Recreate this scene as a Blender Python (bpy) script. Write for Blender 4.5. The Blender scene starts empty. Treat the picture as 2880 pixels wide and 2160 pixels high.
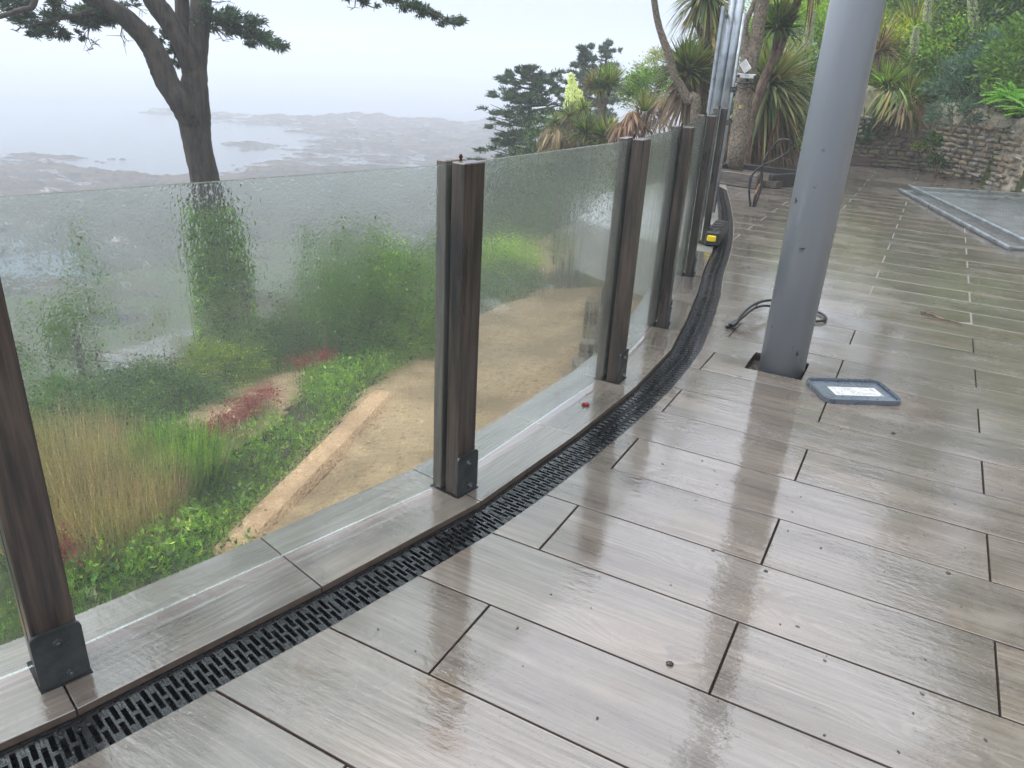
import bpy, bmesh, math, random
import numpy as np
from mathutils import Vector, Matrix
R = math.radians
rnd = random.Random(7); rng = np.random.default_rng(11)
S = bpy.context.scene; COL = S.collection
# ---------------------------------------------------------------- camera
YAW, PITCH, ROLL, EYE = -.4758, .4049, .0565, 1.38
def cam_axes():
    cy, sy, cp, sp, cr, sr = math.cos(YAW), math.sin(YAW), math.cos(PITCH), math.sin(PITCH), math.cos(ROLL), math.sin(ROLL)
    f = Vector((sy*cp, cy*cp, -sp)); r = Vector((cy, -sy, 0)); u = r.cross(f)
    return r*cr+u*sr, u*cr-r*sr, f
cr_, cu_, cf_ = cam_axes()
cam = bpy.data.objects.new('camera', bpy.data.cameras.new('camera')); COL.objects.link(cam)
cam.matrix_world = Matrix(((cr_.x, cu_.x, -cf_.x, 0), (cr_.y, cu_.y, -cf_.y, 0), (cr_.z, cu_.z, -cf_.z, EYE), (0, 0, 0, 1)))
cam.data.sensor_width = 36; cam.data.lens = 36*2129.67/2880; cam.data.clip_start = .05; cam.data.clip_end = 4000
S.camera = cam
# ---------------------------------------------------------------- sky, sun, exposure
SUN_EL, SUN_ROT = 55, 250
world = bpy.data.worlds.new('World'); S.world = world; world.use_nodes = True
nt = world.node_tree; nt.nodes.clear()
sky = nt.nodes.new('ShaderNodeTexSky'); sky.sky_type = 'NISHITA'; sky.sun_disc = False
sky.sun_elevation = R(SUN_EL); sky.sun_rotation = R(SUN_ROT); sky.dust_density = 6; sky.air_density = 1.2
mx = nt.nodes.new('ShaderNodeMixRGB'); mx.inputs[0].default_value = .86; # overcast: sky mostly veiled by cloud, brighter towards the zenith as an overcast sky is
tc = nt.nodes.new('ShaderNodeTexCoord'); sx = nt.nodes.new('ShaderNodeSeparateXYZ'); nt.links.new(tc.outputs['Generated'], sx.inputs[0])
mrz = nt.nodes.new('ShaderNodeMapRange'); mrz.inputs[1].default_value = 0; mrz.inputs[2].default_value = 1; nt.links.new(sx.outputs[2], mrz.inputs[0])
vc = nt.nodes.new('ShaderNodeMixRGB'); vc.inputs[1].default_value = (5.0, 5.95, 8.2, 1); vc.inputs[2].default_value = (19.5, 20.0, 21.0, 1); nt.links.new(mrz.outputs[0], vc.inputs[0]); nt.links.new(vc.outputs[0], mx.inputs[2])
bg = nt.nodes.new('ShaderNodeBackground'); bg.inputs[1].default_value = .1
ow = nt.nodes.new('ShaderNodeOutputWorld')
nt.links.new(sky.outputs[0], mx.inputs[1]); nt.links.new(mx.outputs[0], bg.inputs[0]); nt.links.new(bg.outputs[0], ow.inputs[0])
sl = bpy.data.lights.new('sun', 'SUN'); sl.energy = 1.2; sl.angle = R(32); sl.color = (1, .97, .93)
so = bpy.data.objects.new('sun', sl); COL.objects.link(so)
az = R(SUN_ROT); sd = Vector((math.sin(az)*math.cos(R(SUN_EL)), math.cos(az)*math.cos(R(SUN_EL)), math.sin(R(SUN_EL))))
so.rotation_euler = (-sd).to_track_quat('-Z', 'Y').to_euler()
S.view_settings.view_transform = 'Standard'; S.view_settings.look = 'None'; S.view_settings.gamma = 1
S.view_settings.use_curve_mapping = False; S.view_settings.exposure = .52
S.cycles.max_bounces = 10; S.cycles.transmission_bounces = 8; S.cycles.transparent_max_bounces = 12; S.cycles.volume_bounces = 2
S.cycles.diffuse_bounces = 3; S.cycles.glossy_bounces = 4; S.cycles.caustics_reflective = False; S.cycles.use_denoising = True
# ---------------------------------------------------------------- helpers
def at(px, py, d):
    """world point seen at photograph pixel (px, py), d metres away horizontally"""
    v = cr_*((px-1440)/2129.67) - cu_*((py-1080)/2129.67) + cf_
    k = d/math.hypot(v.x, v.y)
    return Vector((0, 0, EYE)) + v*k
def onz(px, py, z):
    v = cr_*((px-1440)/2129.67)-cu_*((py-1080)/2129.67)+cf_; t = (z-EYE)/v.z; return (v.x*t, v.y*t)
def tag(o, label=None, cat=None, group=None, kind=None):
    if label: o['label'] = label
    if cat: o['category'] = cat
    if group: o['group'] = group
    if kind: o['kind'] = kind
    return o
def empty(name, loc, rz=0, label=None, cat=None, group=None):
    o = bpy.data.objects.new(name, None); COL.objects.link(o); o.location = loc; o.rotation_euler = (0, 0, rz); o.empty_display_size = .1
    return tag(o, label, cat, group)
def link(name, me, parent=None, loc=None, m=None):
    o = bpy.data.objects.new(name, me); COL.objects.link(o)
    if m is not None: me.materials.clear(); me.materials.append(m)
    if loc is not None: o.location = loc
    if parent is not None: o.parent = parent
    return o
def bmobj(name, bm, m, parent=None, loc=None, smooth=False):
    bm.normal_update()
    me = bpy.data.meshes.new(name); bm.to_mesh(me); bm.free()
    if smooth:
        for p in me.polygons: p.use_smooth = True
    return link(name, me, parent, loc, m)
def fmesh(name, V, F, m, parent=None, col=None, smooth=False, loc=None, link_it=True):
    """fast mesh from arrays: V (n,3), F (k,3|4)"""
    V = np.asarray(V, np.float32).reshape(-1, 3); F = np.asarray(F, np.int32); k, q = F.shape
    me = bpy.data.meshes.new(name); me.vertices.add(len(V)); me.vertices.foreach_set('co', V.ravel())
    me.loops.add(k*q); me.loops.foreach_set('vertex_index', F.ravel())
    me.polygons.add(k); me.polygons.foreach_set('loop_start', np.arange(0, k*q, q, dtype=np.int32))
    if smooth: me.polygons.foreach_set('use_smooth', np.ones(k, bool))
    me.update(calc_edges=True)
    if col is not None:
        a = me.color_attributes.new('col', 'FLOAT_COLOR', 'POINT')
        c = np.ones((len(V), 4), np.float32); c[:, :3] = col; a.data.foreach_set('color', c.ravel())
    me.materials.append(m)
    return link(name, me, parent, loc) if link_it else me
def box(bm, c, s, rz=0, rot=None, bev=0):
    M = Matrix.Translation(c) @ (rot if rot is not None else Matrix.Rotation(rz, 4, 'Z')) @ Matrix.Diagonal((s[0], s[1], s[2], 1))
    r = bmesh.ops.create_cube(bm, size=1, matrix=M)
    if bev:
        vs = set(r['verts']); es = [e for e in bm.edges if e.verts[0] in vs and e.verts[1] in vs]
        bmesh.ops.bevel(bm, geom=es, offset=bev, segments=1, affect='EDGES')
def cyl(bm, a, b, r1, r2=None, n=12):
    a, b = Vector(a), Vector(b); d = b-a; r2 = r1 if r2 is None else r2
    M = Matrix.Translation((a+b)/2) @ d.to_track_quat('Z', 'Y').to_matrix().to_4x4()
    bmesh.ops.create_cone(bm, cap_ends=True, segments=n, radius1=r1, radius2=r2, depth=d.length, matrix=M)
def prism(bm, poly, z0, z1, bev=0):
    """vertical prism over an outline (list of xy, any convexity)"""
    area = sum(poly[i][0]*poly[(i+1) % len(poly)][1]-poly[(i+1) % len(poly)][0]*poly[i][1] for i in range(len(poly)))
    if area < 0: poly = poly[::-1]
    n = len(poly); b = [bm.verts.new((x, y, z0)) for x, y in poly]; t = [bm.verts.new((x, y, z1)) for x, y in poly]
    bm.faces.new(t); 
    for i in range(n): bm.faces.new((b[i], b[(i+1) % n], t[(i+1) % n], t[i]))
    bm.faces.new(b[::-1])
def crom(P, k=6):
    P = [np.array(p, float) for p in P]; Q = [2*P[0]-P[1]]+P+[2*P[-1]-P[-2]]; out = []
    for i in range(1, len(Q)-2):
        for j in range(k):
            t = j/k; a, b, c, d = Q[i-1:i+3]
            out.append(.5*((2*b)+(c-a)*t+(2*a-5*b+4*c-d)*t*t+(3*b-3*c+d-a)*t**3))
    out.append(Q[-2]); return np.array(out)
def tube_arr(P, rad, n=10, k=5, rough=0, seed=0):
    """swept tube arrays along a smooth path; rad interpolated"""
    C = crom(P, k); m = len(C); rr = np.interp(np.linspace(0, 1, m), np.linspace(0, 1, len(rad)), rad)
    T = np.gradient(C, axis=0); T /= np.linalg.norm(T, axis=1)[:, None]+1e-9
    up = np.array([0, 0, 1.]) if abs(T[0][2]) < .9 else np.array([1., 0, 0])
    g = np.random.default_rng(seed); V = []; u = np.cross(T[0], up); u /= np.linalg.norm(u)
    ph = g.uniform(0, 6.28, 4)
    for i in range(m):
        u = u-T[i]*np.dot(u, T[i]); u /= np.linalg.norm(u); v = np.cross(T[i], u)
        for j in range(n):
            a = 2*math.pi*j/n
            r = rr[i]*(1+rough*(math.sin(2*a+ph[0]+i*.3)*.5+math.sin(3*a+ph[1]-i*.2)*.35+g.normal()*.25))
            V.append(C[i]+(u*math.cos(a)+v*math.sin(a))*r)
    F = [(i*n+j, i*n+(j+1) % n, (i+1)*n+(j+1) % n, (i+1)*n+j) for i in range(m-1) for j in range(n)]
    V.append(C[0]); V.append(C[-1]); c0, c1 = m*n, m*n+1
    F += [(c0, (j+1) % n, j, j) for j in range(0)]
    cap = [(j, c0, c0, (j+1) % n) for j in range(0)]
    return np.array(V), np.array(F, int)
def tube(name, P, rad, m, parent=None, n=10, k=5, rough=0, seed=0):
    V, F = tube_arr(P, rad, n, k, rough, seed)
    return fmesh(name, V[:-2], F, m, parent, smooth=True)
def merge(parts):
    Vs, Fs, Cs, o = [], [], [], 0
    for p in parts:
        V, F = p[0], p[1]; Vs.append(V); Fs.append(np.asarray(F)+o); o += len(V)
        if len(p) > 2: Cs.append(p[2])
    return (np.concatenate(Vs), np.concatenate(Fs)) + ((np.concatenate(Cs),) if Cs else ())
def unit(a): return a/(np.linalg.norm(a, axis=-1, keepdims=True)+1e-9)
def jit(c, n, s=.25, g=rng):
    """n colours around one or several base colours"""
    c = np.atleast_2d(np.array(c, float))*1.8; i = g.integers(0, len(c), n)
    return np.clip(c[i]*(1+g.normal(0, s, (n, 1)))*(1+g.normal(0, s*.3, (n, 3))), .003, .9)
def straps(base, dr, L, W, droop, col, segs=5, g=rng):
    """strap leaves: arching tapered strips, tint per leaf"""
    n = len(base); t = np.linspace(0, 1, segs+1); L = np.broadcast_to(L, n); W = np.broadcast_to(W, n); droop = np.broadcast_to(droop, n)
    prof = np.interp(t, [0, .15, .5, .8, 1], [.55, .9, 1, .65, .04])
    side = unit(np.cross(dr, np.array([0, 0, 1.]))+g.normal(0, .15, (n, 3)))
    C = base[:, None]+dr[:, None]*(L[:, None]*t)[..., None]
    C[..., 2] -= (droop*L)[:, None]*t**2.2
    off = side[:, None]*(W[:, None]*prof*.5)[..., None]
    V = np.stack([C-off, C+off], 2).reshape(n, -1, 3); m = (segs+1)*2
    f = np.array([[2*i, 2*i+1, 2*i+3, 2*i+2] for i in range(segs)])
    F = (f[None]+(np.arange(n)*m)[:, None, None]).reshape(-1, 4)
    return V.reshape(-1, 3), F, np.repeat(col, m, 0)
def diamonds(base, dr, L, W, col, g=rng):
    n = len(base); L = np.broadcast_to(L, n)[:, None]; W = np.broadcast_to(W, n)[:, None]
    side = unit(np.cross(dr, g.normal(0, 1, (n, 3))))
    mid = base+dr*L*.45
    V = np.stack([base, mid+side*W*.5, base+dr*L, mid-side*W*.5], 1).reshape(-1, 3)
    return V, np.arange(4*n).reshape(-1, 4), np.repeat(col, 4, 0)
# ---------------------------------------------------------------- materials
class N:
    def __init__(s, name):
        s.m = bpy.data.materials.new(name); s.m.use_nodes = True; s.t = s.m.node_tree; s.t.nodes.clear()
        s.out = s.t.nodes.new('ShaderNodeOutputMaterial')
    def n(s, ty, ins=None, **kw):
        x = s.t.nodes.new(ty)
        for k, v in kw.items(): setattr(x, k, v)
        for k, v in (ins or {}).items(): s.set(x.inputs[k], v)
        return x
    def set(s, i, v):
        if isinstance(v, bpy.types.NodeSocket): s.t.links.new(v, i)
        elif isinstance(v, bpy.types.Node): s.t.links.new(v.outputs[0], i)
        else:
            if isinstance(v, (tuple, list)) and len(v) == 3 and i.type == 'RGBA': v = (*v, 1)
            i.default_value = v
    def math(s, op, a, b=0., c=None, clamp=False):
        x = s.n('ShaderNodeMath', {0: a, 1: b}, operation=op); x.use_clamp = clamp
        if c is not None: s.set(x.inputs[2], c)
        return x.outputs[0]
    def mix(s, f, a, b, bt='MIX'): return s.n('ShaderNodeMixRGB', {0: f, 1: a, 2: b}, blend_type=bt).outputs[0]
    def mr(s, v, a, b, c=0., d=1., smooth=True):
        return s.n('ShaderNodeMapRange', {0: v, 1: a, 2: b, 3: c, 4: d}, interpolation_type='SMOOTHSTEP' if smooth else 'LINEAR').outputs[0]
    def map(s, v, sc=(1, 1, 1), loc=(0, 0, 0), rot=(0, 0, 0)): return s.n('ShaderNodeMapping', {0: v, 1: loc, 2: rot, 3: sc}).outputs[0]
    def noise(s, v, sc, det=4, ro=.55, dist=0, out=0): return s.n('ShaderNodeTexNoise', {'Vector': v, 'Scale': sc, 'Detail': det, 'Roughness': ro, 'Distortion': dist}).outputs[out]
    def vor(s, v, sc, out=0, **kw): return s.n('ShaderNodeTexVoronoi', {'Vector': v, 'Scale': sc}, **kw).outputs[out]
    def co(s, k='Object'): return s.n('ShaderNodeTexCoord').outputs[k]
    def pos(s): return s.n('ShaderNodeNewGeometry').outputs['Position']
    def bump(s, h, st=.5, d=.01, nrm=None):
        x = s.n('ShaderNodeBump', {'Height': h, 'Strength': st, 'Distance': d})
        if nrm is not None: s.set(x.inputs['Normal'], nrm)
        return x.outputs[0]
    def pb(s, **kw):
        x = s.n('ShaderNodeBsdfPrincipled')
        for k, v in kw.items(): s.set(x.inputs[k.replace('_', ' ')], v)
        s.t.links.new(x.outputs[0], s.out.inputs[0]); return x
def simple(name, c, rough=.5, metal=0, ns=8, amt=.25, bmp=.0, bs=40, c2=None, stretch=(1, 1, 1), coat=0):
    k = N(name); v = k.map(k.co(), stretch); a = k.noise(v, ns, 6, .6)
    c2 = c2 or tuple(x*(1-amt) for x in c); c1 = tuple(min(1, x*(1+amt*.6)) for x in c)
    col = k.mix(k.mr(a, .3, .7), c2, c1)
    kw = dict(Base_Color=col, Roughness=k.mr(k.noise(v, ns*2.7), .3, .7, rough*.75, min(1, rough*1.25)), Metallic=metal, Coat_Weight=coat, Coat_Roughness=.08)
    if bmp: kw['Normal'] = k.bump(k.noise(v, bs, 5), bmp, .01)
    k.pb(**kw); return k.m
def tile_mat(name, wet_scale=1.0):
    k = N(name); oi = k.n('ShaderNodeObjectInfo'); rand = oi.outputs['Random']
    off = k.n('ShaderNodeCombineXYZ', {0: k.math('MULTIPLY', rand, 37.), 1: k.math('MULTIPLY', rand, 91.), 2: 0.}).outputs[0]
    v = k.n('ShaderNodeVectorMath', {0: k.co(), 1: off}, operation='ADD').outputs[0]
    # grain lines that bend round knots
    kv = k.n('ShaderNodeTexVoronoi', {'Vector': k.map(v, (.9, 3.4, 1)), 'Scale': 1.15}); kd = kv.outputs['Distance']
    knot = k.mr(kd, 0., .30, 1., 0.)
    big = k.noise(k.map(v, (.7, 3.2, 1)), 1.2, 3, .5)
    sep = k.n('ShaderNodeSeparateXYZ', {0: v})
    ph = k.math('ADD', k.math('MULTIPLY', sep.outputs[1], 46.), k.math('ADD', k.math('MULTIPLY', big, 9.), k.math('MULTIPLY', knot, 4.5)))
    fr_ = k.math('FRACT', ph); lines = k.mr(fr_, .0, .75, 1., 0.)                       # asymmetric growth rings
    thin = k.math('MULTIPLY', k.mr(fr_, .0, .16, 1., 0.), k.mr(k.noise(k.map(v, (1.7, 14, 1)), 1., 3), .42, .58)); brk = k.mr(k.noise(k.map(v, (1.1, 9, 1)), 1., 3), .4, .62)
    fine = k.noise(k.map(v, (5, 210, 1)), 1.0, 4, .7)
    med = k.noise(k.map(v, (1.6, 34, 1)), 1.0, 4, .6)
    cloud = k.noise(k.map(v, (1.3, 5, 1)), 1.0, 3, .5)
    g = k.math('ADD', k.math('MULTIPLY', k.math('MULTIPLY', lines, brk), .09), k.math('ADD', k.math('MULTIPLY', fine, .38), k.math('ADD', k.math('MULTIPLY', med, .25), k.math('MULTIPLY', cloud, .36))))
    base = k.n('ShaderNodeValToRGB', {0: g}); e = base.color_ramp.elements
    e[0].position = .38; e[0].color = (.098, .090, .080, 1); e[1].position = .72; e[1].color = (.325, .310, .287, 1)
    m1 = e.new(.54); m1.color = (.205, .193, .177, 1)
    tint = k.mix(k.mr(k.noise(k.map(v, (.8, 1.6, 1)), 1.4, 2), .35, .65), (1.10, .98, .88), (1.04, .98, .93))
    col = k.mix(1., base.outputs[0], tint, 'MULTIPLY')
    col = k.mix(k.mr(rand, 0, 1, .0, .22, False), col, k.mix(1., col, (.76, .74, .72), 'MULTIPLY'))
    col = k.mix(k.mr(kd, .02, .055, .5, 0.), col, (.13, .115, .10))
    col = k.mix(k.math('MULTIPLY', thin, .42), col, (.085, .075, .066))
    P = k.pos()
    # dirt specks and brown silt
    sp = k.vor(P, 62); spm = k.mr(sp, .10, .17, 1., 0.); spr = k.mr(k.noise(P, 3.1, 2), .52, .6)
    col = k.mix(k.math('MULTIPLY', k.math('MULTIPLY', spm, spr), .55), col, (.07, .055, .04))
    silt = k.math('MULTIPLY', k.mr(k.noise(P, 1.7, 5, .7), .60, .72), k.mr(k.noise(P, 24, 4), .4, .6))
    col = k.mix(k.math('MULTIPLY', silt, .6), col, (.20, .135, .085))
    for sx_, sy_, ra, rb in ((*onz(1235, 1925, 0), .07, .045), (*onz(1260, 2080, 0), .06, .05), (*onz(2710, 1760, 0), .05, .02), (*onz(860, 1890, 0), .05, .012)):
        dv = k.n('ShaderNodeVectorMath', {0: k.n('ShaderNodeVectorMath', {0: P, 1: (sx_, sy_, 0)}, operation='SUBTRACT').outputs[0], 1: (1/ra, 1/rb, 1)}, operation='MULTIPLY').outputs[0]
        dl_ = k.math('ADD', k.n('ShaderNodeVectorMath', {0: dv}, operation='LENGTH').outputs['Value'], k.math('MULTIPLY', k.noise(P, 34, 5, .75), 1.6))
        col = k.mix(k.mr(dl_, 1.35, 1.85, .55, 0.), col, (.17, .12, .075))
    # water film
    wet = k.mr(k.noise(P, 1.5*wet_scale, 7, .68), .36, .50)
    col = k.mix(wet, col, k.mix(1., col, (.80, .79, .78), 'MULTIPLY'))
    drop = k.math('MULTIPLY', k.mr(k.vor(k.map(P, (1, 2.0, 1)), 52), .05, .22, 1., 0.), k.mr(k.noise(P, 2.2, 3), .46, .58))
    rip = k.noise(k.map(P, (9, 26, 1)), 2.4, 3, .5)
    calm = k.mr(k.noise(k.map(P, (1.6, 2.6, 1)), 1.3, 3), .40, .62, .25, 1.)
    film = k.bump(k.math('ADD', k.math('MULTIPLY', k.math('MULTIPLY', rip, calm), 1.9), k.math('ADD', k.math('MULTIPLY', drop, .8), k.math('MULTIPLY', k.noise(k.map(P, (90, 230, 1)), 1., 2), .22))), .26, .0026)
    gr = k.bump(g, .5, .0028)
    rough = k.mr(wet, 0, 1, .38, .26)
    coatw = k.mr(wet, 0, 1, .72, 1.); coatr = k.mr(wet, 0, 1, .085, .015)
    k.pb(Base_Color=col, Roughness=rough, Normal=gr, Coat_Weight=coatw, Coat_Roughness=coatr, Coat_IOR=2.1, Specular_IOR_Level=.22, Coat_Normal=film)
    return k.m
def glass_mat():
    k = N('wet_glass'); co = k.co(); sp = k.n('ShaderNodeSeparateXYZ', {0: co}); h = sp.outputs[2]
    # large beads high up, fine mist and rivulets lower down
    up = k.mr(k.math('ADD', h, k.math('MULTIPLY', k.noise(co, 1.6, 3), .5)), .85, 1.25)
    w = k.n('ShaderNodeVectorMath', {0: co, 1: k.n('ShaderNodeVectorMath', {0: k.noise(co, 60, 2, out=1), 3: .010}, operation='SCALE').outputs[0]}, operation='ADD').outputs[0]
    b1 = k.math('MAXIMUM', k.mr(k.vor(w, 88), .05, .40, .8, 0.), k.mr(k.vor(k.map(w, (1, 1, .8), (3, 5, 1)), 47), .03, .26, 1., 0.)); b2 = k.mr(k.vor(w, 170), .05, .4, 1., 0.)
    riv = k.mr(k.noise(k.map(co, (70, 70, 1.6)), 1., 3, .6), .54, .66)
    rivm = k.mr(k.noise(k.map(co, (2.2, 2.2, .9)), 1., 2), .45, .6)
    hgt = k.math('ADD', k.math('MULTIPLY', b1, k.mr(up, 0, 1, .0, 1.)), k.math('ADD', k.math('MULTIPLY', b2, .16), k.math('MULTIPLY', k.math('MULTIPLY', riv, rivm), .42)))
    nr = k.bump(hgt, .56, .0025)
    mist = k.mr(k.noise(co, 2.1, 4, .6), .3, .7, .012, .042)
    rf = k.n('ShaderNodeBsdfRefraction', {'Color': (.945, .985, .965), 'Roughness': mist, 'IOR': 1.07, 'Normal': nr})
    gl = k.n('ShaderNodeBsdfGlossy', {'Color': (1, 1, 1), 'Roughness': .03, 'Normal': nr})
    tr = k.n('ShaderNodeBsdfTransparent', {'Color': (.93, .97, .955)})
    df = k.n('ShaderNodeBsdfDiffuse', {'Color': (.75, .80, .79)})
    a = rf
    fr = k.n('ShaderNodeFresnel', {'IOR': 1.42})
    b = k.n('ShaderNodeMixShader', {0: k.math('MULTIPLY', fr.outputs[0], .28), 1: a.outputs[0], 2: gl.outputs[0]})
    c = k.n('ShaderNodeMixShader', {0: k.math('MULTIPLY', k.mr(h, 0, 1.1, .025, .05), 1.), 1: b.outputs[0], 2: df.outputs[0]})
    k.t.links.new(c.outputs[0], k.out.inputs[0]); return k.m
def leaf_mat():
    k = N('leaves'); a = k.n('ShaderNodeAttribute', attribute_name='col').outputs['Color']
    p = k.n('ShaderNodeBsdfPrincipled', {'Base Color': a, 'Roughness': .42, 'Specular IOR Level': .45})
    t = k.n('ShaderNodeBsdfTranslucent', {'Color': k.mix(1., a, (1.25, 1.35, .7), 'MULTIPLY')})
    m = k.n('ShaderNodeMixShader', {0: .38, 1: p.outputs[0], 2: t.outputs[0]})
    k.t.links.new(m.outputs[0], k.out.inputs[0]); return k.m
def wood_mat(name, dark, light, rough=.45, grain=60, axis='Z'):
    k = N(name); oi = k.n('ShaderNodeObjectInfo').outputs['Random']
    v = k.n('ShaderNodeVectorMath', {0: k.co(), 1: k.n('ShaderNodeCombineXYZ', {0: k.math('MULTIPLY', oi, 20.), 1: 0., 2: k.math('MULTIPLY', oi, 9.)}).outputs[0]}, operation='ADD').outputs[0]
    st = (grain, grain, 2.2) if axis == 'Z' else (2.2, grain, grain)
    n1 = k.noise(k.map(v, st), 1., 5, .65, .3); n2 = k.noise(k.map(v, tuple(x/6 if x > 5 else x for x in st)), 1., 3)
    col = k.mix(k.mr(k.math('ADD', k.math('MULTIPLY', n1, .65), k.math('MULTIPLY', n2, .35)), .38, .66), dark, light)
    sepn = k.n('ShaderNodeSeparateXYZ', {0: k.n('ShaderNodeNewGeometry').outputs['Position']})
    k.pb(Base_Color=col, Roughness=k.mr(n2, .3, .7, rough*.6, rough*1.3), Normal=k.bump(n1, .6, .004), Coat_Weight=.35, Coat_Roughness=.18)
    return k.m
def bark_mat(name, dark, light, sc=14, stz=.18, bmp=.9):
    k = N(name); v = k.map(k.pos(), (sc, sc, sc*stz)); a = k.vor(v, 1.2, feature='DISTANCE_TO_EDGE') if False else k.noise(v, 1., 6, .7, .6)
    b = k.noise(k.pos(), 3, 3); col = k.mix(k.mr(a, .36, .64), dark, light); col = k.mix(k.mr(b, .5, .7, 0, .35), col, (.09, .10, .055))
    k.pb(Base_Color=col, Roughness=.8, Normal=k.bump(a, bmp, .03)); return k.m
def paint_mat():
    k = N('blue_grey_paint'); P = k.pos(); v = k.n('ShaderNodeVectorMath', {0: P, 1: (3.1, 1.7, .2)}, operation='ADD').outputs[0]
    ch = k.math('MULTIPLY', k.mr(k.noise(k.map(v, (1, 1, .8)), 13, 5, .62), .64, .66), k.mr(k.noise(v, 2.6, 2), .48, .55))
    col = k.mix(k.mr(k.noise(k.map(v, (6, 6, 1.2)), 1., 4), .3, .7), (.305, .335, .375), (.35, .38, .42))
    col = k.mix(ch, col, k.mix(k.mr(k.noise(v, 60), .4, .6), (.035, .022, .016), (.10, .09, .08)))
    dr = k.mr(k.vor(v, 42), .0, .16, 1., 0.)
    k.pb(Base_Color=col, Roughness=k.mr(ch, 0, 1, .33, .75), Coat_Weight=.35, Coat_Roughness=.15,
         Normal=k.bump(k.math('ADD', k.math('ADD', k.math('MULTIPLY', ch, -1.), k.math('MULTIPLY', dr, .6)), k.math('MULTIPLY', k.noise(v, 90, 3), .30)), .3, .003))
    return k.m
def ground_mat():
    k = N('earth'); P = k.pos(); a = k.noise(P, 1.3, 6, .65); b = k.noise(P, 22, 5, .7)
    col = k.mix(k.mr(b, .35, .65), (.035, .026, .018), (.11, .085, .06)); gr = k.mix(k.mr(b, .35, .65), (.03, .055, .014), (.09, .13, .035))
    k.pb(Base_Color=k.mix(k.mr(a, .42, .58), col, gr), Roughness=.95, Normal=k.bump(b, .8, .05)); return k.m
def gravel_mat(name, cs, sc=38):
    k = N(name); P = k.pos(); w = k.n('ShaderNodeTexVoronoi', {'Vector': P, 'Scale': sc}); r = k.n('ShaderNodeValToRGB', {0: w.outputs['Color']})
    e = r.color_ramp.elements; e[0].color = (*cs[0], 1); e[1].color = (*cs[-1], 1)
    for i, c in enumerate(cs[1:-1]): x = e.new((i+1)/(len(cs)-1)); x.color = (*c, 1)
    k.pb(Base_Color=k.mix(k.mr(k.noise(P, .9, 6, .65), .40, .62, 0, .65), r.outputs[0], tuple(x*.42 for x in cs[1])), Roughness=.8, Normal=k.bump(w.outputs[0], .9, .02)); return k.m
def rock_mat():
    k = N('reef_rock'); P = k.pos(); a = k.noise(k.map(P, (.25, .5, 1), rot=(0, 0, .5)), 1., 8, .68); b = k.noise(P, 2.4, 6, .7)
    col = k.mix(k.mr(a, .42, .58), (.008, .005, .003), (.075, .044, .022)); col = k.mix(k.mr(b, .5, .68), col, (.085, .068, .052))
    z = k.n('ShaderNodeSeparateXYZ', {0: P}).outputs[2]
    pool = k.math('MULTIPLY', k.mr(k.noise(k.map(P, (.16, .42, 1), rot=(0, 0, .5)), 1., 5, .6), .545, .60), k.mr(z, -15.95, -15.7, 1., 0.))
    k.pb(Base_Color=k.mix(k.mr(z, -16.62, -16.3, .6, 0.), col, (.02, .018, .014)), Roughness=k.mr(pool, 0, 1, .7, .03), Normal=k.bump(k.math('ADD', a, b), k.mr(pool, 0, 1, 1., 0.), .3)); return k.m
def water_mat():
    k = N('sea_water'); P = k.pos()
    w = k.math('ADD', k.noise(k.map(P, (.5, 1.3, 1), rot=(0, 0, -.55)), 1., 5, .55), k.math('MULTIPLY', k.noise(P, 4, 3), .25))
    k.pb(Base_Color=(.045, .062, .075), Roughness=.12, IOR=1.33, Normal=k.bump(w, .35, .25)); return k.m
def stone_mat():
    k = N('wall_stone'); r = k.n('ShaderNodeObjectInfo').outputs['Random']; P = k.pos()
    a = k.noise(P, 9, 6, .7); c = k.n('ShaderNodeValToRGB', {0: r}); e = c.color_ramp.elements
    e[0].color = (.40, .33, .23, 1); e[1].color = (.55, .50, .42, 1); x = e.new(.35); x.color = (.48, .39, .26, 1); x = e.new(.7); x.color = (.30, .27, .22, 1)
    col = k.mix(k.mr(a, .35, .65, 0, .7), c.outputs[0], (.12, .11, .085)); lich = k.mr(k.noise(P, 3.2, 5, .7), .56, .66)
    px = k.n('ShaderNodeSeparateXYZ', {0: P}).outputs[0]
    col = k.mix(k.math('MULTIPLY', lich, k.mr(px, -.6, .6, .15, .95)), col, (.62, .61, .57))
    k.pb(Base_Color=col, Roughness=.85, Normal=k.bump(k.noise(P, 24, 6, .7), .9, .03)); return k.m
def haze_mat():
    k = N('haze'); v = k.n('ShaderNodeVolumePrincipled', {'Color': (.90, .945, 1.0), 'Density': HAZE, 'Anisotropy': .2})
    k.t.links.new(v.outputs[0], k.out.inputs[1]); return k.m
HAZE = .0044
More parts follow.
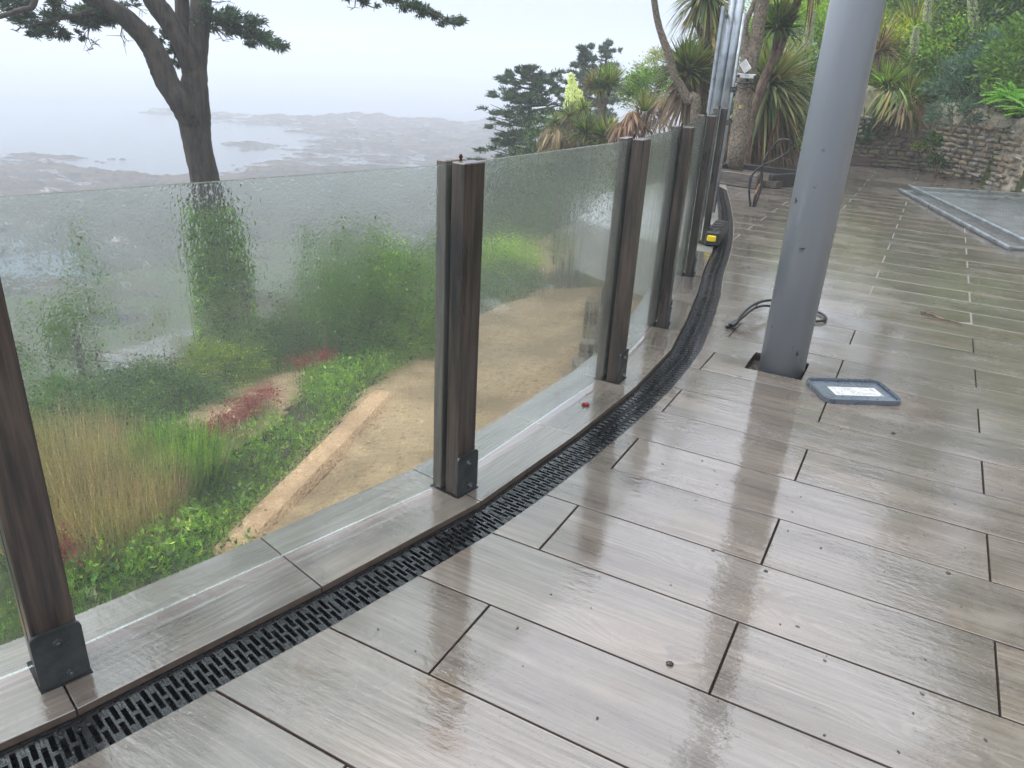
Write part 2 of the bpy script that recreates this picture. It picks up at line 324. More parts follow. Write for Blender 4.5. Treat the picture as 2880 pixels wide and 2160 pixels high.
M = dict(
    tile=tile_mat('wood_look_tile'), joint=simple('dark_joint_mortar', (.035, .024, .017), .9, ns=30), grout=simple('pale_grout', (.24, .22, .195), .7, ns=30),
    glass=glass_mat(), leaf=leaf_mat(), post=wood_mat('wet_hardwood', (.016, .012, .010), (.10, .071, .055), .42, 42),
    steel=simple('galvanised_steel', (.085, .092, .096), .42, .6, 9, .45, .15, 60), tube=simple('galvanised_tube', (.42, .46, .49), .36, .85, 5, .35, .15, 70),
    plastic=simple('black_plastic', (.009, .010, .012), .30, 0, 30, .4, .10, 120, coat=.6), rubber=simple('recycled_rubber', (.022, .022, .024), .55, 0, 20, .4, .5, 120, coat=.3),
    cable=simple('black_cable', (.010, .010, .011), .35, coat=.4), paint=paint_mat(), earth=ground_mat(), water=water_mat(), rock=rock_mat(), stone=stone_mat(),
    gravel=gravel_mat('gravel', [(.11, .07, .035), (.34, .225, .12), (.46, .33, .19), (.20, .13, .07)], 24), sand=gravel_mat('shingle', [(.12, .115, .105), (.17, .16, .15), (.21, .20, .185)], 14),
    concrete=simple('bare_concrete', (.31, .30, .275), .38, 0, 3, .22, .2, 60, coat=.5), bark=bark_mat('pine_bark', (.016, .011, .009), (.072, .054, .042), 11, .22),
    cbark=bark_mat('cordyline_bark', (.10, .078, .056), (.34, .28, .21), 38, .8, .8), rbark=bark_mat('red_brown_bark', (.075, .047, .033), (.27, .185, .13), 26, .3, .8),
    postgrey=wood_mat('weathered_hardwood', (.045, .037, .031), (.17, .14, .115), .5, 42), timber=wood_mat('old_sleeper', (.035, .027, .022), (.20, .17, .14), .6, 30, 'X'), sandlog=gravel_mat('sandy_edge', [(.40, .22, .11), (.55, .33, .18), (.62, .42, .27), (.46, .27, .15)], 30),
    rust=simple('rusty_bar', (.10, .042, .020), .85, .3, 40, .5, .6, 200), white=simple('white_plastic', (.72, .73, .72), .3), pv=simple('solar_cells', (.30, .31, .30), .2, coat=.5),
    yellow=simple('yellow_plastic', (.80, .58, .01), .35), lid=simple('grey_blue_lid', (.10, .125, .155), .3, coat=.6, amt=.12), paper=simple('paper_label', (.66, .67, .66), .4, ns=40, amt=.06, coat=.5),
    ink=simple('faded_print', (.16, .17, .18), .6), red=simple('red_clip', (.30, .015, .012), .4), mortar=simple('lime_mortar', (.44, .40, .32), .9, 0, 9, .5, .8, 30), black=simple('black_liner_and_gap_shade', (.008, .008, .009), .7),  # the flat black also paints gap and socket shade
    tileside=simple('tile_body_edge', (.115, .082, .062), .7, ns=30), redboard=wood_mat('reddish_board', (.05, .028, .024), (.17, .10, .085), .6, 30, 'X'), soil=simple('loose_soil', (.11, .088, .066), .95, 0, 30, .6, 1., 70),
)
# ================================================================ SETTING
SEA = -16.6
KN = [(-3.0, -2.2), (-2.55, -1.75), (-2.2, -1.15), (-1.9, -.55), (-1.62, .06), (-1.395, .681), (-1.226, 1.291), (-1.08, 1.916), (-1.017, 2.546), (-.983, 3.161), (-1.0, 3.77), (-1.09, 4.38),
      (-1.2, 5.0), (-1.33, 5.62), (-1.435, 6.24), (-1.56, 6.86), (-1.70, 7.48), (-1.86, 8.1), (-2.02, 8.7), (-2.19, 9.3), (-2.36, 9.9), (-2.5, 10.35)]   # inner kerb edge, going away from the building
def offs(nodes, d):
    """polyline moved sideways: d > 0 towards the terrace (right)"""
    out = []
    for i, p in enumerate(nodes):
        a = Vector(nodes[max(i-1, 0)]); b = Vector(nodes[min(i+1, len(nodes)-1)]); t = (b-a).normalized()
        out.append((p[0]+t.y*d, p[1]-t.x*d))
    return out
EDGE = offs(KN, .148)
def edge_x(y): return float(np.interp(y, [p[1] for p in EDGE], [p[0] for p in EDGE]))
WALL = [(-4.2, 14.5), (-1.5, 14.75), (-.1, 15.05), (.6, 14.2), (1.23, 13.1), (2.4, 11.2), (4.0, 9.2), (6.5, 7.2), (9.5, 5.0), (10.5, -6)]
def wall_dist(X, Y):
    best = np.full(X.shape, 1e9); sgn = np.zeros(X.shape)
    for (x0, y0), (x1, y1) in zip(WALL, WALL[1:]):
        dx, dy = x1-x0, y1-y0; L2 = dx*dx+dy*dy
        t = np.clip(((X-x0)*dx+(Y-y0)*dy)/L2, 0, 1); d = np.hypot(X-x0-t*dx, Y-y0-t*dy)
        s = np.sign((Y-y0)*dx-(X-x0)*dy); u = d < best; best = np.where(u, d, best); sgn = np.where(u, s, sgn)
    return best*sgn
def vnoise(X, Y, f, seed=0):
    """cheap smooth value noise"""
    g = np.random.default_rng(seed).random((64, 64)); x, y = X*f, Y*f; xi, yi = np.floor(x).astype(int), np.floor(y).astype(int)
    u, v = x-xi, y-yi; u, v = u*u*(3-2*u), v*v*(3-2*v)
    a, b, c, d = g[xi % 64, yi % 64], g[(xi+1) % 64, yi % 64], g[xi % 64, (yi+1) % 64], g[(xi+1) % 64, (yi+1) % 64]
    return (a*(1-u)+b*u)*(1-v)+(c*(1-u)+d*u)*v
def fbm(X, Y, f, o=4, seed=0):
    s, a, t = 0, 1, 0
    for i in range(o): s = s+a*vnoise(X+i*7.3, Y-i*3.1, f*2**i, seed+i); t += a; a *= .5
    return s/t-.5
def T(X, Y):
    X = np.asarray(X, float); Y = np.asarray(Y, float); d = -X-1.6
    G = -2.6-.17*np.clip(d-2, 0, 8); e = 9.4+.18*np.clip(Y-8, 0, 40)
    G = G-1.5*np.clip(d-e, 0, 200); G = np.maximum(G, -16.0-.006*np.clip(d-20, 0, 300)+0*X)
    w = wall_dist(X, Y); base = np.interp(X, [-3, -1.6, -.5], [.05, .2, .80])
    sl_ = np.interp(X, [-9, -4, -1, 3], [.0, .08, .36, .72])
    H = base+sl_*np.clip(w-.25, 0, 9)+sl_*.4*np.clip(w-9, 0, 30)
    c = np.clip(-4.0-X, 0, 60); H = H-.42*c-.03*c*c-.32*np.clip(20-Y, 0, 6)*np.clip(c/3, 0, 1)-np.where(w < 0, 6., 0.)
    H = np.where((Y < 14.3) & (X < -1.5), np.minimum(H, .0-.9*(14.5-Y)-.62*np.clip(-3.4-X, 0, 60)), H)
    Z = np.maximum(G, H)
    Z = Z+fbm(X, Y, .45, 3, 5)*.28
    return np.where((X > -2.2) & (w < .0) & (Y < 14.9), -2.7, Z)
def hit(px, py, D=None):
    """where the line of sight through a photograph pixel meets the ground of the garden"""
    v = cr_*((px-1440)/2129.67)-cu_*((py-1080)/2129.67)+cf_; v = v/math.hypot(v.x, v.y); d = np.arange(3., 60., .05)
    h = np.nonzero(EYE+v.z*d < T(v.x*d, v.y*d))[0]
    if len(h) == 0 and D is None: D = 26
    if len(h) == 0 or (D is not None and abs(d[h[0]]-D) > 3.5): p = v*D; return (p.x, p.y, gz(p.x, p.y))
    q = d[h[0]]; return (v.x*q, v.y*q, gz(v.x*q, v.y*q))
def gz(x, y): return float(T(np.array([x]), np.array([y]))[0])
def grid(name, xs, ys, zf, m, mask=None, parent=None):
    X, Y = np.meshgrid(xs, ys, indexing='ij'); Z = zf(X, Y); V = np.stack([X, Y, Z], -1).reshape(-1, 3); ny = len(ys)
    i, j = np.meshgrid(np.arange(len(xs)-1), np.arange(ny-1), indexing='ij'); a = (i*ny+j)
    F = np.stack([a, a+ny, a+ny+1, a+1], -1).reshape(-1, 4)
    if mask is not None:
        c = V[F].mean(1); F = F[mask(c[:, 0], c[:, 1])]
        u, inv = np.unique(F, return_inverse=True); V = V[u]; F = inv.reshape(-1, 4)
    return fmesh(name, V, F, m, parent, smooth=True)
def inpoly(X, Y, P):
    r = np.zeros(X.shape, bool); n = len(P)
    for i in range(n):
        x0, y0 = P[i]; x1, y1 = P[(i+1) % n]
        c = ((y0 > Y) != (y1 > Y)) & (X < (x1-x0)*(Y-y0)/(y1-y0+1e-12)+x0); r ^= c
    return r
def polydist(X, Y, P):
    best = np.full(X.shape, 1e9)
    for i in range(len(P)):
        x0, y0 = P[i]; x1, y1 = P[(i+1) % len(P)]; dx, dy = x1-x0, y1-y0
        t = np.clip(((X-x0)*dx+(Y-y0)*dy)/(dx*dx+dy*dy+1e-9), 0, 1); best = np.minimum(best, np.hypot(X-x0-t*dx, Y-y0-t*dy))
    return np.where(inpoly(X, Y, P), best, -best)
tag(grid('garden_ground', np.arange(-56, 22, .4), np.arange(-30, 62, .4), T, M['earth']), kind='structure')
# sea and reef
sea = fmesh('sea', [(-620, -620, SEA), (620, -620, SEA), (620, 620, SEA), (-620, 620, SEA)], [(0, 1, 2, 3)], M['water']); tag(sea, kind='structure')
def onsea(px, py):
    v = cr_*((px-1440)/2129.67)-cu_*((py-1080)/2129.67)+cf_; t = (SEA-EYE)/v.z; return (v.x*t, v.y*t)
REEF = [[onsea(*p) for p in q] for q in (
    [(-900, 520), (-500, 455), (-200, 440), (0, 436), (80, 433), (140, 441), (200, 455), (240, 470), (285, 462), (305, 480), (312, 496), (380, 492), (450, 494), (520, 480), (570, 486), (625, 500), (660, 478), (720, 455), (780, 432), (850, 419), (905, 408),
     (850, 400), (900, 388), (850, 384), (860, 366), (760, 352), (705, 347), (695, 336), (760, 324), (860, 331), (885, 324), (1000, 322), (1090, 330), (1200, 335), (1300, 348), (1360, 340), (1500, 352), (1900, 380), (2100, 700), (1300, 1100), (0, 1100), (-900, 900)],
    [(405, 312), (440, 305), (480, 308), (520, 322), (600, 326), (590, 331), (500, 329), (440, 322)], [(588, 328), (620, 317), (668, 322), (672, 330), (610, 336)],
    [(632, 409), (700, 402), (780, 398), (800, 403), (720, 414), (690, 424)], [(608, 352), (640, 349), (636, 355)])]
def reef_z(X, Y):
    sd = np.max([polydist(X, Y, P) for P in REEF], 0)
    sd = sd+fbm(X, Y, .12, 3, 61)*9
    cx_, sx_ = .86, .5; U, W_ = X*cx_+Y*sx_, -X*sx_+Y*cx_                                     # strata run one way
    n = fbm(X, Y, .035, 3, 21)*.9+fbm(U*.22, W_*1.0, .30, 4, 31)*2.2+fbm(U*.5, W_, 1.1, 3, 41)*1.1
    rdg = np.abs(fbm(U*.3, W_, .42, 3, 51))*1.8
    z = SEA+np.where(sd > 0, np.clip(sd*.10, 0, .50)+.05, np.clip(sd*.16, -1.5, 0))+(n+rdg-.35)*np.clip(.55+np.abs(sd)*.10, 0, 1.0)
    bay = np.exp(-((X+120)**2+(Y-95)**2)/900.)
    return z
sandP = [onz(px, py, -15.7) for px, py in ((300, 985), (400, 950), (480, 925), (640, 900), (860, 850), (885, 880), (720, 930), (690, 1080), (400, 1110), (310, 1070))]
az = np.linspace(R(-74), R(-8), 560); rr = np.exp(np.linspace(math.log(37), math.log(275), 430))
A, B = np.meshgrid(az, rr, indexing='ij'); X, Y = np.sin(A)*B, np.cos(A)*B; Z = reef_z(X, Y)
i, j = np.meshgrid(np.arange(559), np.arange(429), indexing='ij'); a = i*430+j
F = np.stack([a, a+1, a+431, a+430], -1).reshape(-1, 4); V = np.stack([X, Y, Z], -1).reshape(-1, 3)
F = F[(V[F][..., 2].max(1) > SEA-.12) & ~inpoly(V[F][..., 0].mean(1), V[F][..., 1].mean(1), sandP)]; u, inv = np.unique(F, return_inverse=True)
tag(fmesh('rocky_reef', V[u], inv.reshape(-1, 4), M['rock'], smooth=False), kind='structure')
tag(grid('shingle_beach', np.arange(-56, -8, .6), np.arange(8, 60, .6), lambda X, Y: T(X, Y)+.22, M['sand'], lambda x, y: inpoly(x, y, sandP)), kind='structure')
# gravel path and clearing in the garden below
PATH = [hit(px, py)[:2] for px, py, D in ((700, 1560, 5.6), (900, 1290, 6.6), (1030, 1110, 8.4), (1180, 1020, 9.6), (1370, 890, 11), (1480, 850, 11.5), (1530, 800, 12.2), (1490, 690, 16), (1600, 655, 18), (1660, 600, 21), (1700, 545, 21), (1770, 540, 22), (1850, 700, 15), (1850, 900, 9.5), (1700, 1100, 6), (1500, 1300, 4.3), (1100, 1500, 4.2))]
CLEAR = [hit(px, py, D)[:2] for px, py, D in ((450, 1250, 9.5), (560, 1165, 11), (650, 1115, 11.5), (760, 1072, 12.2), (865, 1065, 12), (850, 1130, 10.5), (775, 1215, 9), (640, 1315, 7.6), (560, 1375, 7.4), (500, 1300, 8.5))]
NEARP = [(-3.0, -2.0), (-6.5, -1.5), (-6.2, 1.6), (-5.0, 2.0), (-2.6, .8)]
tag(grid('gravel_path', np.arange(-14, -1.9, .15), np.arange(-3, 24, .15), lambda X, Y: T(X, Y)+.10, M['gravel'], lambda x, y: inpoly(x, y, PATH) | inpoly(x, y, CLEAR) | inpoly(x, y, NEARP)), kind='structure')
# haze round everything
hb = bmesh.new(); box(hb, (0, 0, (14.5-18.2)/2), (1300, 1300, 32.7))
tag(bmobj('haze', hb, haze_mat()), kind='stuff')
# ---------------------------------------------------------------- terrace: bed, tiles
bed = [p for p in EDGE if p[1] > -2.3]; bed = bed+[(-2.6, 10.4), (-2.9, 12.2), (-2.75, 14.45), (-1.45, 14.72), (-.1, 15.1), (.6, 14.25), (1.28, 13.15), (2.4, 11.25), (4.0, 9.25), (6.5, 7.25), (9.4, 5.0), (9.6, -2.2)]
HOLE = (-.605, 3.735, -.325, 4.012)
HX0, HY0, HX1, HY1 = HOLE
b = bmesh.new()
def clip(poly, a, b_, c):       # keep a*x+b*y <= c
    out = []
    for i in range(len(poly)):
        p, q = poly[i], poly[(i+1) % len(poly)]; dp, dq = a*p[0]+b_*p[1]-c, a*q[0]+b_*q[1]-c
        if dp <= 0: out.append(p)
        if dp*dq < 0: t = dp/(dp-dq); out.append((p[0]+(q[0]-p[0])*t, p[1]+(q[1]-p[1])*t))
    return out
prism(b, clip(bed, 0, 1, HY0), -.30, -.013); prism(b, clip(bed, 0, -1, -HY1), -.30, -.013)
midb = clip(clip(bed, 0, -1, -HY0), 0, 1, HY1); prism(b, clip(midb, 1, 0, HX0), -.30, -.013); prism(b, clip(midb, -1, 0, -HX1), -.30, -.013)
terrace = tag(bmobj('terrace', b, M['joint']), kind='structure')
# mortar is paler where the joints are already filled
b = bmesh.new(); prism(b, [(edge_x(5.1), 5.1), (9, 5.1), (6.5, 7.2), (4.0, 9.2), (2.4, 11.2), (1.23, 13.1), (.6, 14.2), (-.1, 15.03), (-1.45, 14.65), (-2.7, 14.4), (-2.85, 12.2), (-2.5, 10.4)]+[p for p in EDGE[::-1] if 5.1 < p[1] < 10.3], -.012, -.0010)
jg = bmobj('grout_bed', b, M['grout'], terrace)
X0, Y0, TL, TW, XO, GAP = -.790, 1.1773, 1.2347, .30, .6107, .0065
full = None; ntile = 0; extra = bmesh.new()
def tile_mesh(name, outline):
    b = bmesh.new(); prism(b, outline, -.012, 0); es = [e for e in b.edges if all(v.co.z > -.001 for v in e.verts)]
    bmesh.ops.bevel(b, geom=es, offset=.0012, segments=1, affect='EDGES'); b.normal_update()
    for f_ in b.faces:
        if f_.normal.z < .3: f_.material_index = 1
    me = bpy.data.meshes.new(name); b.to_mesh(me); b.free(); me.materials.append(M['tile']); me.materials.append(M['tileside']); return me
h = GAP/2; full = tile_mesh('tile', [(-TL/2+h, -TW/2+h), (TL/2-h, -TW/2+h), (TL/2-h, TW/2-h), (-TL/2+h, TW/2-h)])
h = .0050; full_far = tile_mesh('tile', [(-TL/2+h, -TW/2+h), (TL/2-h, -TW/2+h), (TL/2-h, TW/2-h), (-TL/2+h, TW/2-h)])
def clip(poly, a, b_, c):       # keep a*x+b*y <= c
    out = []
    for i in range(len(poly)):
        p, q = poly[i], poly[(i+1) % len(poly)]; dp, dq = a*p[0]+b_*p[1]-c, a*q[0]+b_*q[1]-c
        if dp <= 0: out.append(p)
        if dp*dq < 0: t = dp/(dp-dq); out.append((p[0]+(q[0]-p[0])*t, p[1]+(q[1]-p[1])*t))
    return out
def right_lim(y): return float(np.interp(y, [5.0, 7.2, 9.2, 11.2, 13.1, 14.2, 15.05], [9.4, 6.5, 4.0, 2.4, 1.23, .6, -.1]))
for v in range(-8, 46):
    ya = Y0+v*TW; yb = ya+TW; xo = X0+(XO if v % 2 else 0)
    for n in range(-5, 9):
        xa = xo+n*TL; xb = xa+TL
        lx0, lx1 = edge_x(ya), edge_x(yb)
        if ya > 10.2: lx0 = np.interp(ya, [10.2, 12.2, 14.45], [-2.5, -2.85, -2.7]); lx1 = np.interp(yb, [10.2, 12.2, 14.45], [-2.5, -2.85, -2.7])
        if xb < min(lx0, lx1)+.03 or xa > min(right_lim(ya), right_lim(yb))+.2: continue
        h = .0050 if ya > 5.1 else GAP/2
        P = [(xa+h, ya+h), (xb-h, ya+h), (xb-h, yb-h), (xa+h, yb-h)]
        cut = False; hx0, hy0, hx1, hy1 = HOLE
        if xa < hx0 and xb > hx1 and ya < hy0 < yb: cut = True; P = [(xa+h, ya+h), (xb-h, ya+h), (xb-h, yb-h), (hx1, yb-h), (hx1, hy0), (hx0, hy0), (hx0, yb-h), (xa+h, yb-h)]
        if xa < hx0 and xb > hx1 and ya < hy1 < yb: cut = True; P = [(xa+h, ya+h), (hx0, ya+h), (hx0, hy1), (hx1, hy1), (hx1, ya+h), (xb-h, ya+h), (xb-h, yb-h), (xa+h, yb-h)]
        if xa < max(lx0, lx1):
            cut = True; dx, dy = lx1-lx0, yb-ya; P = clip(P, -dy, dx, -dy*(lx0+.004)+dx*ya)
        for (wx0, wy0), (wx1, wy1) in zip(WALL[:-1], WALL[1:]):
            if max(wy0, wy1) > ya-.1 and min(wy0, wy1)-.1 < yb and xb > min(wx0, wx1)-.3 and len(P) > 2 and xa < max(wx0, wx1)+.3:
                dx, dy = wx1-wx0, wy1-wy0; P2 = clip(P, -dy, dx, -dy*wx0+dx*wy0)
                if P2 != P: cut = True; P = P2
        if len(P) < 3 or abs(sum(P[i][0]*P[(i+1) % len(P)][1]-P[(i+1) % len(P)][0]*P[i][1] for i in range(len(P)))) < .006: continue
        cx, cy = (xa+xb)/2, (ya+yb)/2
        if xa > 3.6 or ntile >= 290:
            prism(extra, P, -.012, 0); continue
        me = (full if ya < 5.1 else full_far) if not cut else tile_mesh('tile_cut', [(x-cx, y-cy) for x, y in P])
        o = link('tile', me, terrace, (cx, cy, rnd.uniform(-.0006, .0006))); o.rotation_euler = (rnd.gauss(0, .0012), rnd.gauss(0, .0005), 0); ntile += 1
tag(bmobj('far_tiles', extra, M['tile'], terrace), kind='stuff')
# open square round the column with rubble in it
b = bmesh.new(); hx0, hy0, hx1, hy1 = HOLE
pit = bmesh.new(); box(pit, ((hx0+hx1)/2, (hy0+hy1)/2, -.06), (hx1-hx0-.002, hy1-hy0-.002, .03)); bmobj('pit_floor', pit, M['soil'], terrace)
V, Fc = [], []
for i in range(260):
    x, y = rnd.uniform(hx0+.01, hx1-.01), rnd.uniform(hy0+.01, hy1-.01); r = rnd.uniform(.005, .017)
    bmesh.ops.create_icosphere(b, subdivisions=1, radius=r, matrix=Matrix.Translation((x, y, -.043+r*.2)) @ Matrix.Rotation(rnd.uniform(0, 3), 4, 'X') @ Matrix.Diagonal((1, rnd.uniform(.6, 1), rnd.uniform(.35, .6), 1)))
tag(bmobj('rubble', b, M['soil'], terrace), kind='stuff')
# ---------------------------------------------------------------- kerb: bed down to the garden + tiles along the top
kin = offs(KN, 0.0); kout = offs(KN, -.325); b = bmesh.new(); idx = [i for i, p in enumerate(KN)]
prism(b, [(p[0]-.006*1, p[1]) for p in kin]+kout[::-1], -.5, -.021)
kerb = tag(bmobj('kerb', b, M['joint']), kind='structure')
b = bmesh.new(); ko2 = offs(KN, -.30); ko3 = offs(KN, -.05); prism(b, [(p[0], p[1]) for p in ko3]+ko2[::-1], -3.6, -.51)
tag(bmobj('retaining_wall', b, M['concrete']), 'smooth grey concrete retaining wall below the tiled kerb', 'wall')
ktn = [i for i in range(len(KN)-1)]
for i in ktn:
    if KN[i+1][1] > 6.3: continue
    a0, a1 = Vector(kin[i]), Vector(kin[i+1]); c0, c1 = Vector(kout[i]), Vector(kout[i+1]); t = (a1-a0).normalized()*.0022
    mid = (a0+a1+c0+c1)/4; ang = math.atan2((a1-a0).y, (a1-a0).x); Rm = Matrix.Rotation(-ang, 2)
    P = [Rm @ (p-mid) for p in (a0+t, a1-t, c1-t, c0+t)]
    me = tile_mesh('kerb_tile', [(p.x, p.y) for p in P][::-1])
    for vtx in me.vertices:
        if vtx.co.z < -.005: vtx.co.z = -.020
    o = link('kerb_tile', me, kerb, (mid.x, mid.y, 0)); o.rotation_euler = (0, 0, ang)
# bare concrete where the tiling of the kerb stops
b = bmesh.new(); j0 = 14; prism(b, [(p[0], p[1]) for p in kin[j0:]]+[(-3.0, 10.4), (-3.3, 8.4), (-2.9, 6.8), kout[j0]], -.5, -.004)
tag(bmobj('concrete_strip', b, M['concrete']), kind='structure')
# ---------------------------------------------------------------- slot drain
drain = empty('slot_drain', (KN[5][0]+.07, KN[5][1], -.02), 0, 'black plastic slot drain curving between the kerb and the terrace tiles', 'drain')
dz = Vector(drain.location)
def dl(o): o.location = Vector(o.location)-dz; o.parent = drain; return o
b = bmesh.new(); L, Rr = offs(KN, .003), offs(KN, .150); Li, Ri = offs(KN, .011), offs(KN, .138)
for i in range(len(KN)-1):
    for A_, B_, z in ((L, Li, -.0215), (Ri, Rr, -.0212)):
        q = [A_[i], A_[i+1], B_[i+1], B_[i]]; prism(b, q, -.12, z)
    prism(b, [L[i], L[i+1], Rr[i+1], Rr[i]], -.13, -.115)
dl(bmobj('channel', b, M['plastic']))
GL, GW = .617, .124
b = bmesh.new(); pitch = .0166; nn = int(GL/pitch); hw = GW/2
for c in range(nn+1):
    x = -GL/2+.0115+c*pitch
    if x > GL/2-.007: break
    box(b, (x+pitch/2, 0, -.0060), (.0054, GW, .0122))
    sol = ((-hw, -.054), (-.006, .006), (.054, hw)) if c % 2 else ((-hw, -.030), (.030, hw))
    for y0, y1 in sol:
        box(b, (x, (y0+y1)/2, -.0060), (.0116, y1-y0, .0112))
        if y1-y0 > .02: box(b, (x, (y0+y1)/2, .0001), (.0078, (y1-y0)*.72, .0024), bev=.001)
for x in (-GL/2+.003, GL/2-.003): box(b, (x, 0, -.0065), (.006, GW, .0115))
g0 = None
for i in range(2, len(KN)-1):
    a, c = Vector(offs(KN, .0745)[i]), Vector(offs(KN, .0745)[i+1]); mid = (a+c)/2
    if g0 is None: o = g0 = bmobj('grate', b, M['plastic'])
    else: o = g0.copy(); COL.objects.link(o)
    o.location = (mid.x, mid.y, -.0225+(i % 2)*.0012); o.rotation_euler = (0, 0, math.atan2((c-a).y, (c-a).x)); o.scale = (((c-a).length-.002)/GL, 1, 1)
    o.location = Vector(o.location)-dz; o.parent = drain
# ---------------------------------------------------------------- balustrade
FP = [(-2.36, -1.58), (-1.95, -.45), (-1.495, .722), (-1.158, 1.94), (-1.073, 3.20), (-1.145, 4.14), (-1.352, 5.39), (-1.568, 6.6)]   # middle of each post's inner face
def ptan(i):
    a = Vector(FP[max(i-1, 0)]); c = Vector(FP[min(i+1, len(FP)-1)]); return (c-a).normalized()
PL = {0: 'hardwood balustrade post outside the left edge, behind the camera', 1: 'hardwood balustrade post just outside the left edge of the photo', 2: 'nearest dark hardwood post, cut by the left edge of the photo, big steel foot plate',
      3: 'dark brown hardwood post between the widest glass pane and the streaky second pane', 4: 'dark hardwood post at the far end of the streaky second pane, beside the red clip',
      5: 'fourth hardwood post along the glass balustrade, third from its far end', 6: 'weathered hardwood post just before the last glass pane', 7: 'last and farthest balustrade post, beside the black rubber foot block'}
pm = None
def make_post():
    t = empty('balustrade_post', (0, 0, 0))
    b = bmesh.new(); box(b, (0, .026, .55), (.091, .052, 1.10), bev=.003); bmobj('inner_timber', b, M['post'], t)
    b = bmesh.new(); box(b, (0, .0935, .55), (.090, .040, 1.10), bev=.003); bmobj('outer_timber', b, M['postgrey'], t)
    b = bmesh.new(); rc = .014; oc = [(sx*(.052-rc)+rc*math.cos(R(a_)), sy*(.075-rc)+rc*math.sin(R(a_))) for sx, sy, a0 in ((1, 1, 0), (-1, 1, 90), (-1, -1, 180), (1, -1, 270)) for a_ in (a0, a0+30, a0+60, a0+90)]
    prism(b, oc, 0, .008); bmesh.ops.transform(b, matrix=Matrix.Translation((0, -.0015, .077)) @ Matrix.Rotation(R(90), 4, 'X'), verts=b.verts)
    pl = bmobj('foot_plate', b, M['steel'], t)
    for z, x in ((.115, .0), (.022, .012)):
        b = bmesh.new(); cyl(b, (x, -.0095, z), (x, -.016, z), .013, .011, 6); cyl(b, (x, -.016, z), (x, -.021, z), .007, .005, 10); bmobj('bolt', b, M['steel'], pl)
    b = bmesh.new(); cyl(b, (.01, .066, 1.08), (.01, .066, 1.116), .004, .004, 8); cyl(b, (.01, .066, 1.106), (.01, .066, 1.111), .007, .006, 8); bmobj('top_bolt', b, M['rust'], t)
    b = bmesh.new(); box(b, (0, .05, .0015), (.108, .13, .002)); bmobj('gap_shade_sheet', b, M['black'], t)  # black sheet laid on the tile, painting the shade of the gap round the post
    return t
for i, (x, y) in enumerate(FP):
    if i == 0: t = make_post(); pm = t
    else:
        t = pm.copy(); COL.objects.link(t)
        for ch in list(pm.children):
            c = ch.copy(); COL.objects.link(c); c.parent = t
            for g_ in ch.children: d = g_.copy(); COL.objects.link(d); d.parent = c
    tt = ptan(i); t.location = (x, y, 0); t.rotation_euler = (0, 0, math.atan2(tt.y, tt.x)); tag(t, PL[i], 'post', 'hardwood posts of the glass balustrade')
GLB = {0: 'rain-beaded glass pane behind the camera, outside the left edge', 1: 'sliver of glass pane left of the nearest post', 2: 'widest rain-beaded glass pane, left of the middle post, garden blurred behind it', 3: 'streaky beaded glass pane with the gravel path behind it',
       4: 'pale green-tinted glass pane, third narrowest along the balustrade', 5: 'narrow misted glass pane between two weathered far posts', 6: 'last narrow glass pane of the balustrade, farthest from the camera'}
for i in range(len(FP)-1):
    n0, n1 = ptan(i), ptan(i+1); a = Vector(FP[i])+Vector((-n0.y, n0.x))*.0665+n0*.012; c = Vector(FP[i+1])+Vector((-n1.y, n1.x))*.0665-n1*.020
    mid = (a+c)/2; L_ = (c-a).length; zt = 1.068
    b = bmesh.new(); box(b, (0, 0, zt/2+.022), (L_, .011, zt), bev=.001)
    o = bmobj('glass_pane', b, M['glass'], None, (mid.x, mid.y, 0)); o.rotation_euler = (0, 0, math.atan2((c-a).y, (c-a).x))
    tag(o, GLB[i], 'glass pane', 'glass panes of the balustrade')
# ================================================================ OBJECTS ON THE TERRACE
def orounded(w, d, r, n=5):
    P = []
    for cx, cy, a0 in ((w/2-r, d/2-r, 0), (-w/2+r, d/2-r, 90), (-w/2+r, -d/2+r, 180), (w/2-r, -d/2+r, 270)):
        for i in range(n+1): a = R(a0+90*i/n); P.append((cx+r*math.cos(a), cy+r*math.sin(a)))
    return P
# column
t = empty('steel_column', (-.442, 3.862, 0), 0, 'thick round blue-grey steel column with chipped paint rising from a square cut-out', 'column')
b = bmesh.new(); cyl(b, (0, 0, -.10), (0, 0, 4.2), .1115, n=64); o = bmobj('shaft', b, M['paint'], t, smooth=True)
for p in o.data.polygons:
    if abs(p.normal.z) > .9: p.use_smooth = False
b = bmesh.new(); box(b, (0, 0, 4.21), (.36, .36, .02)); bmobj('cap_plate', b, M['steel'], t)
b = bmesh.new(); cyl(b, (0, 0, -.046), (0, 0, -.040), .124, .118, 40); bmobj('grout_collar', b, M['soil'], t)
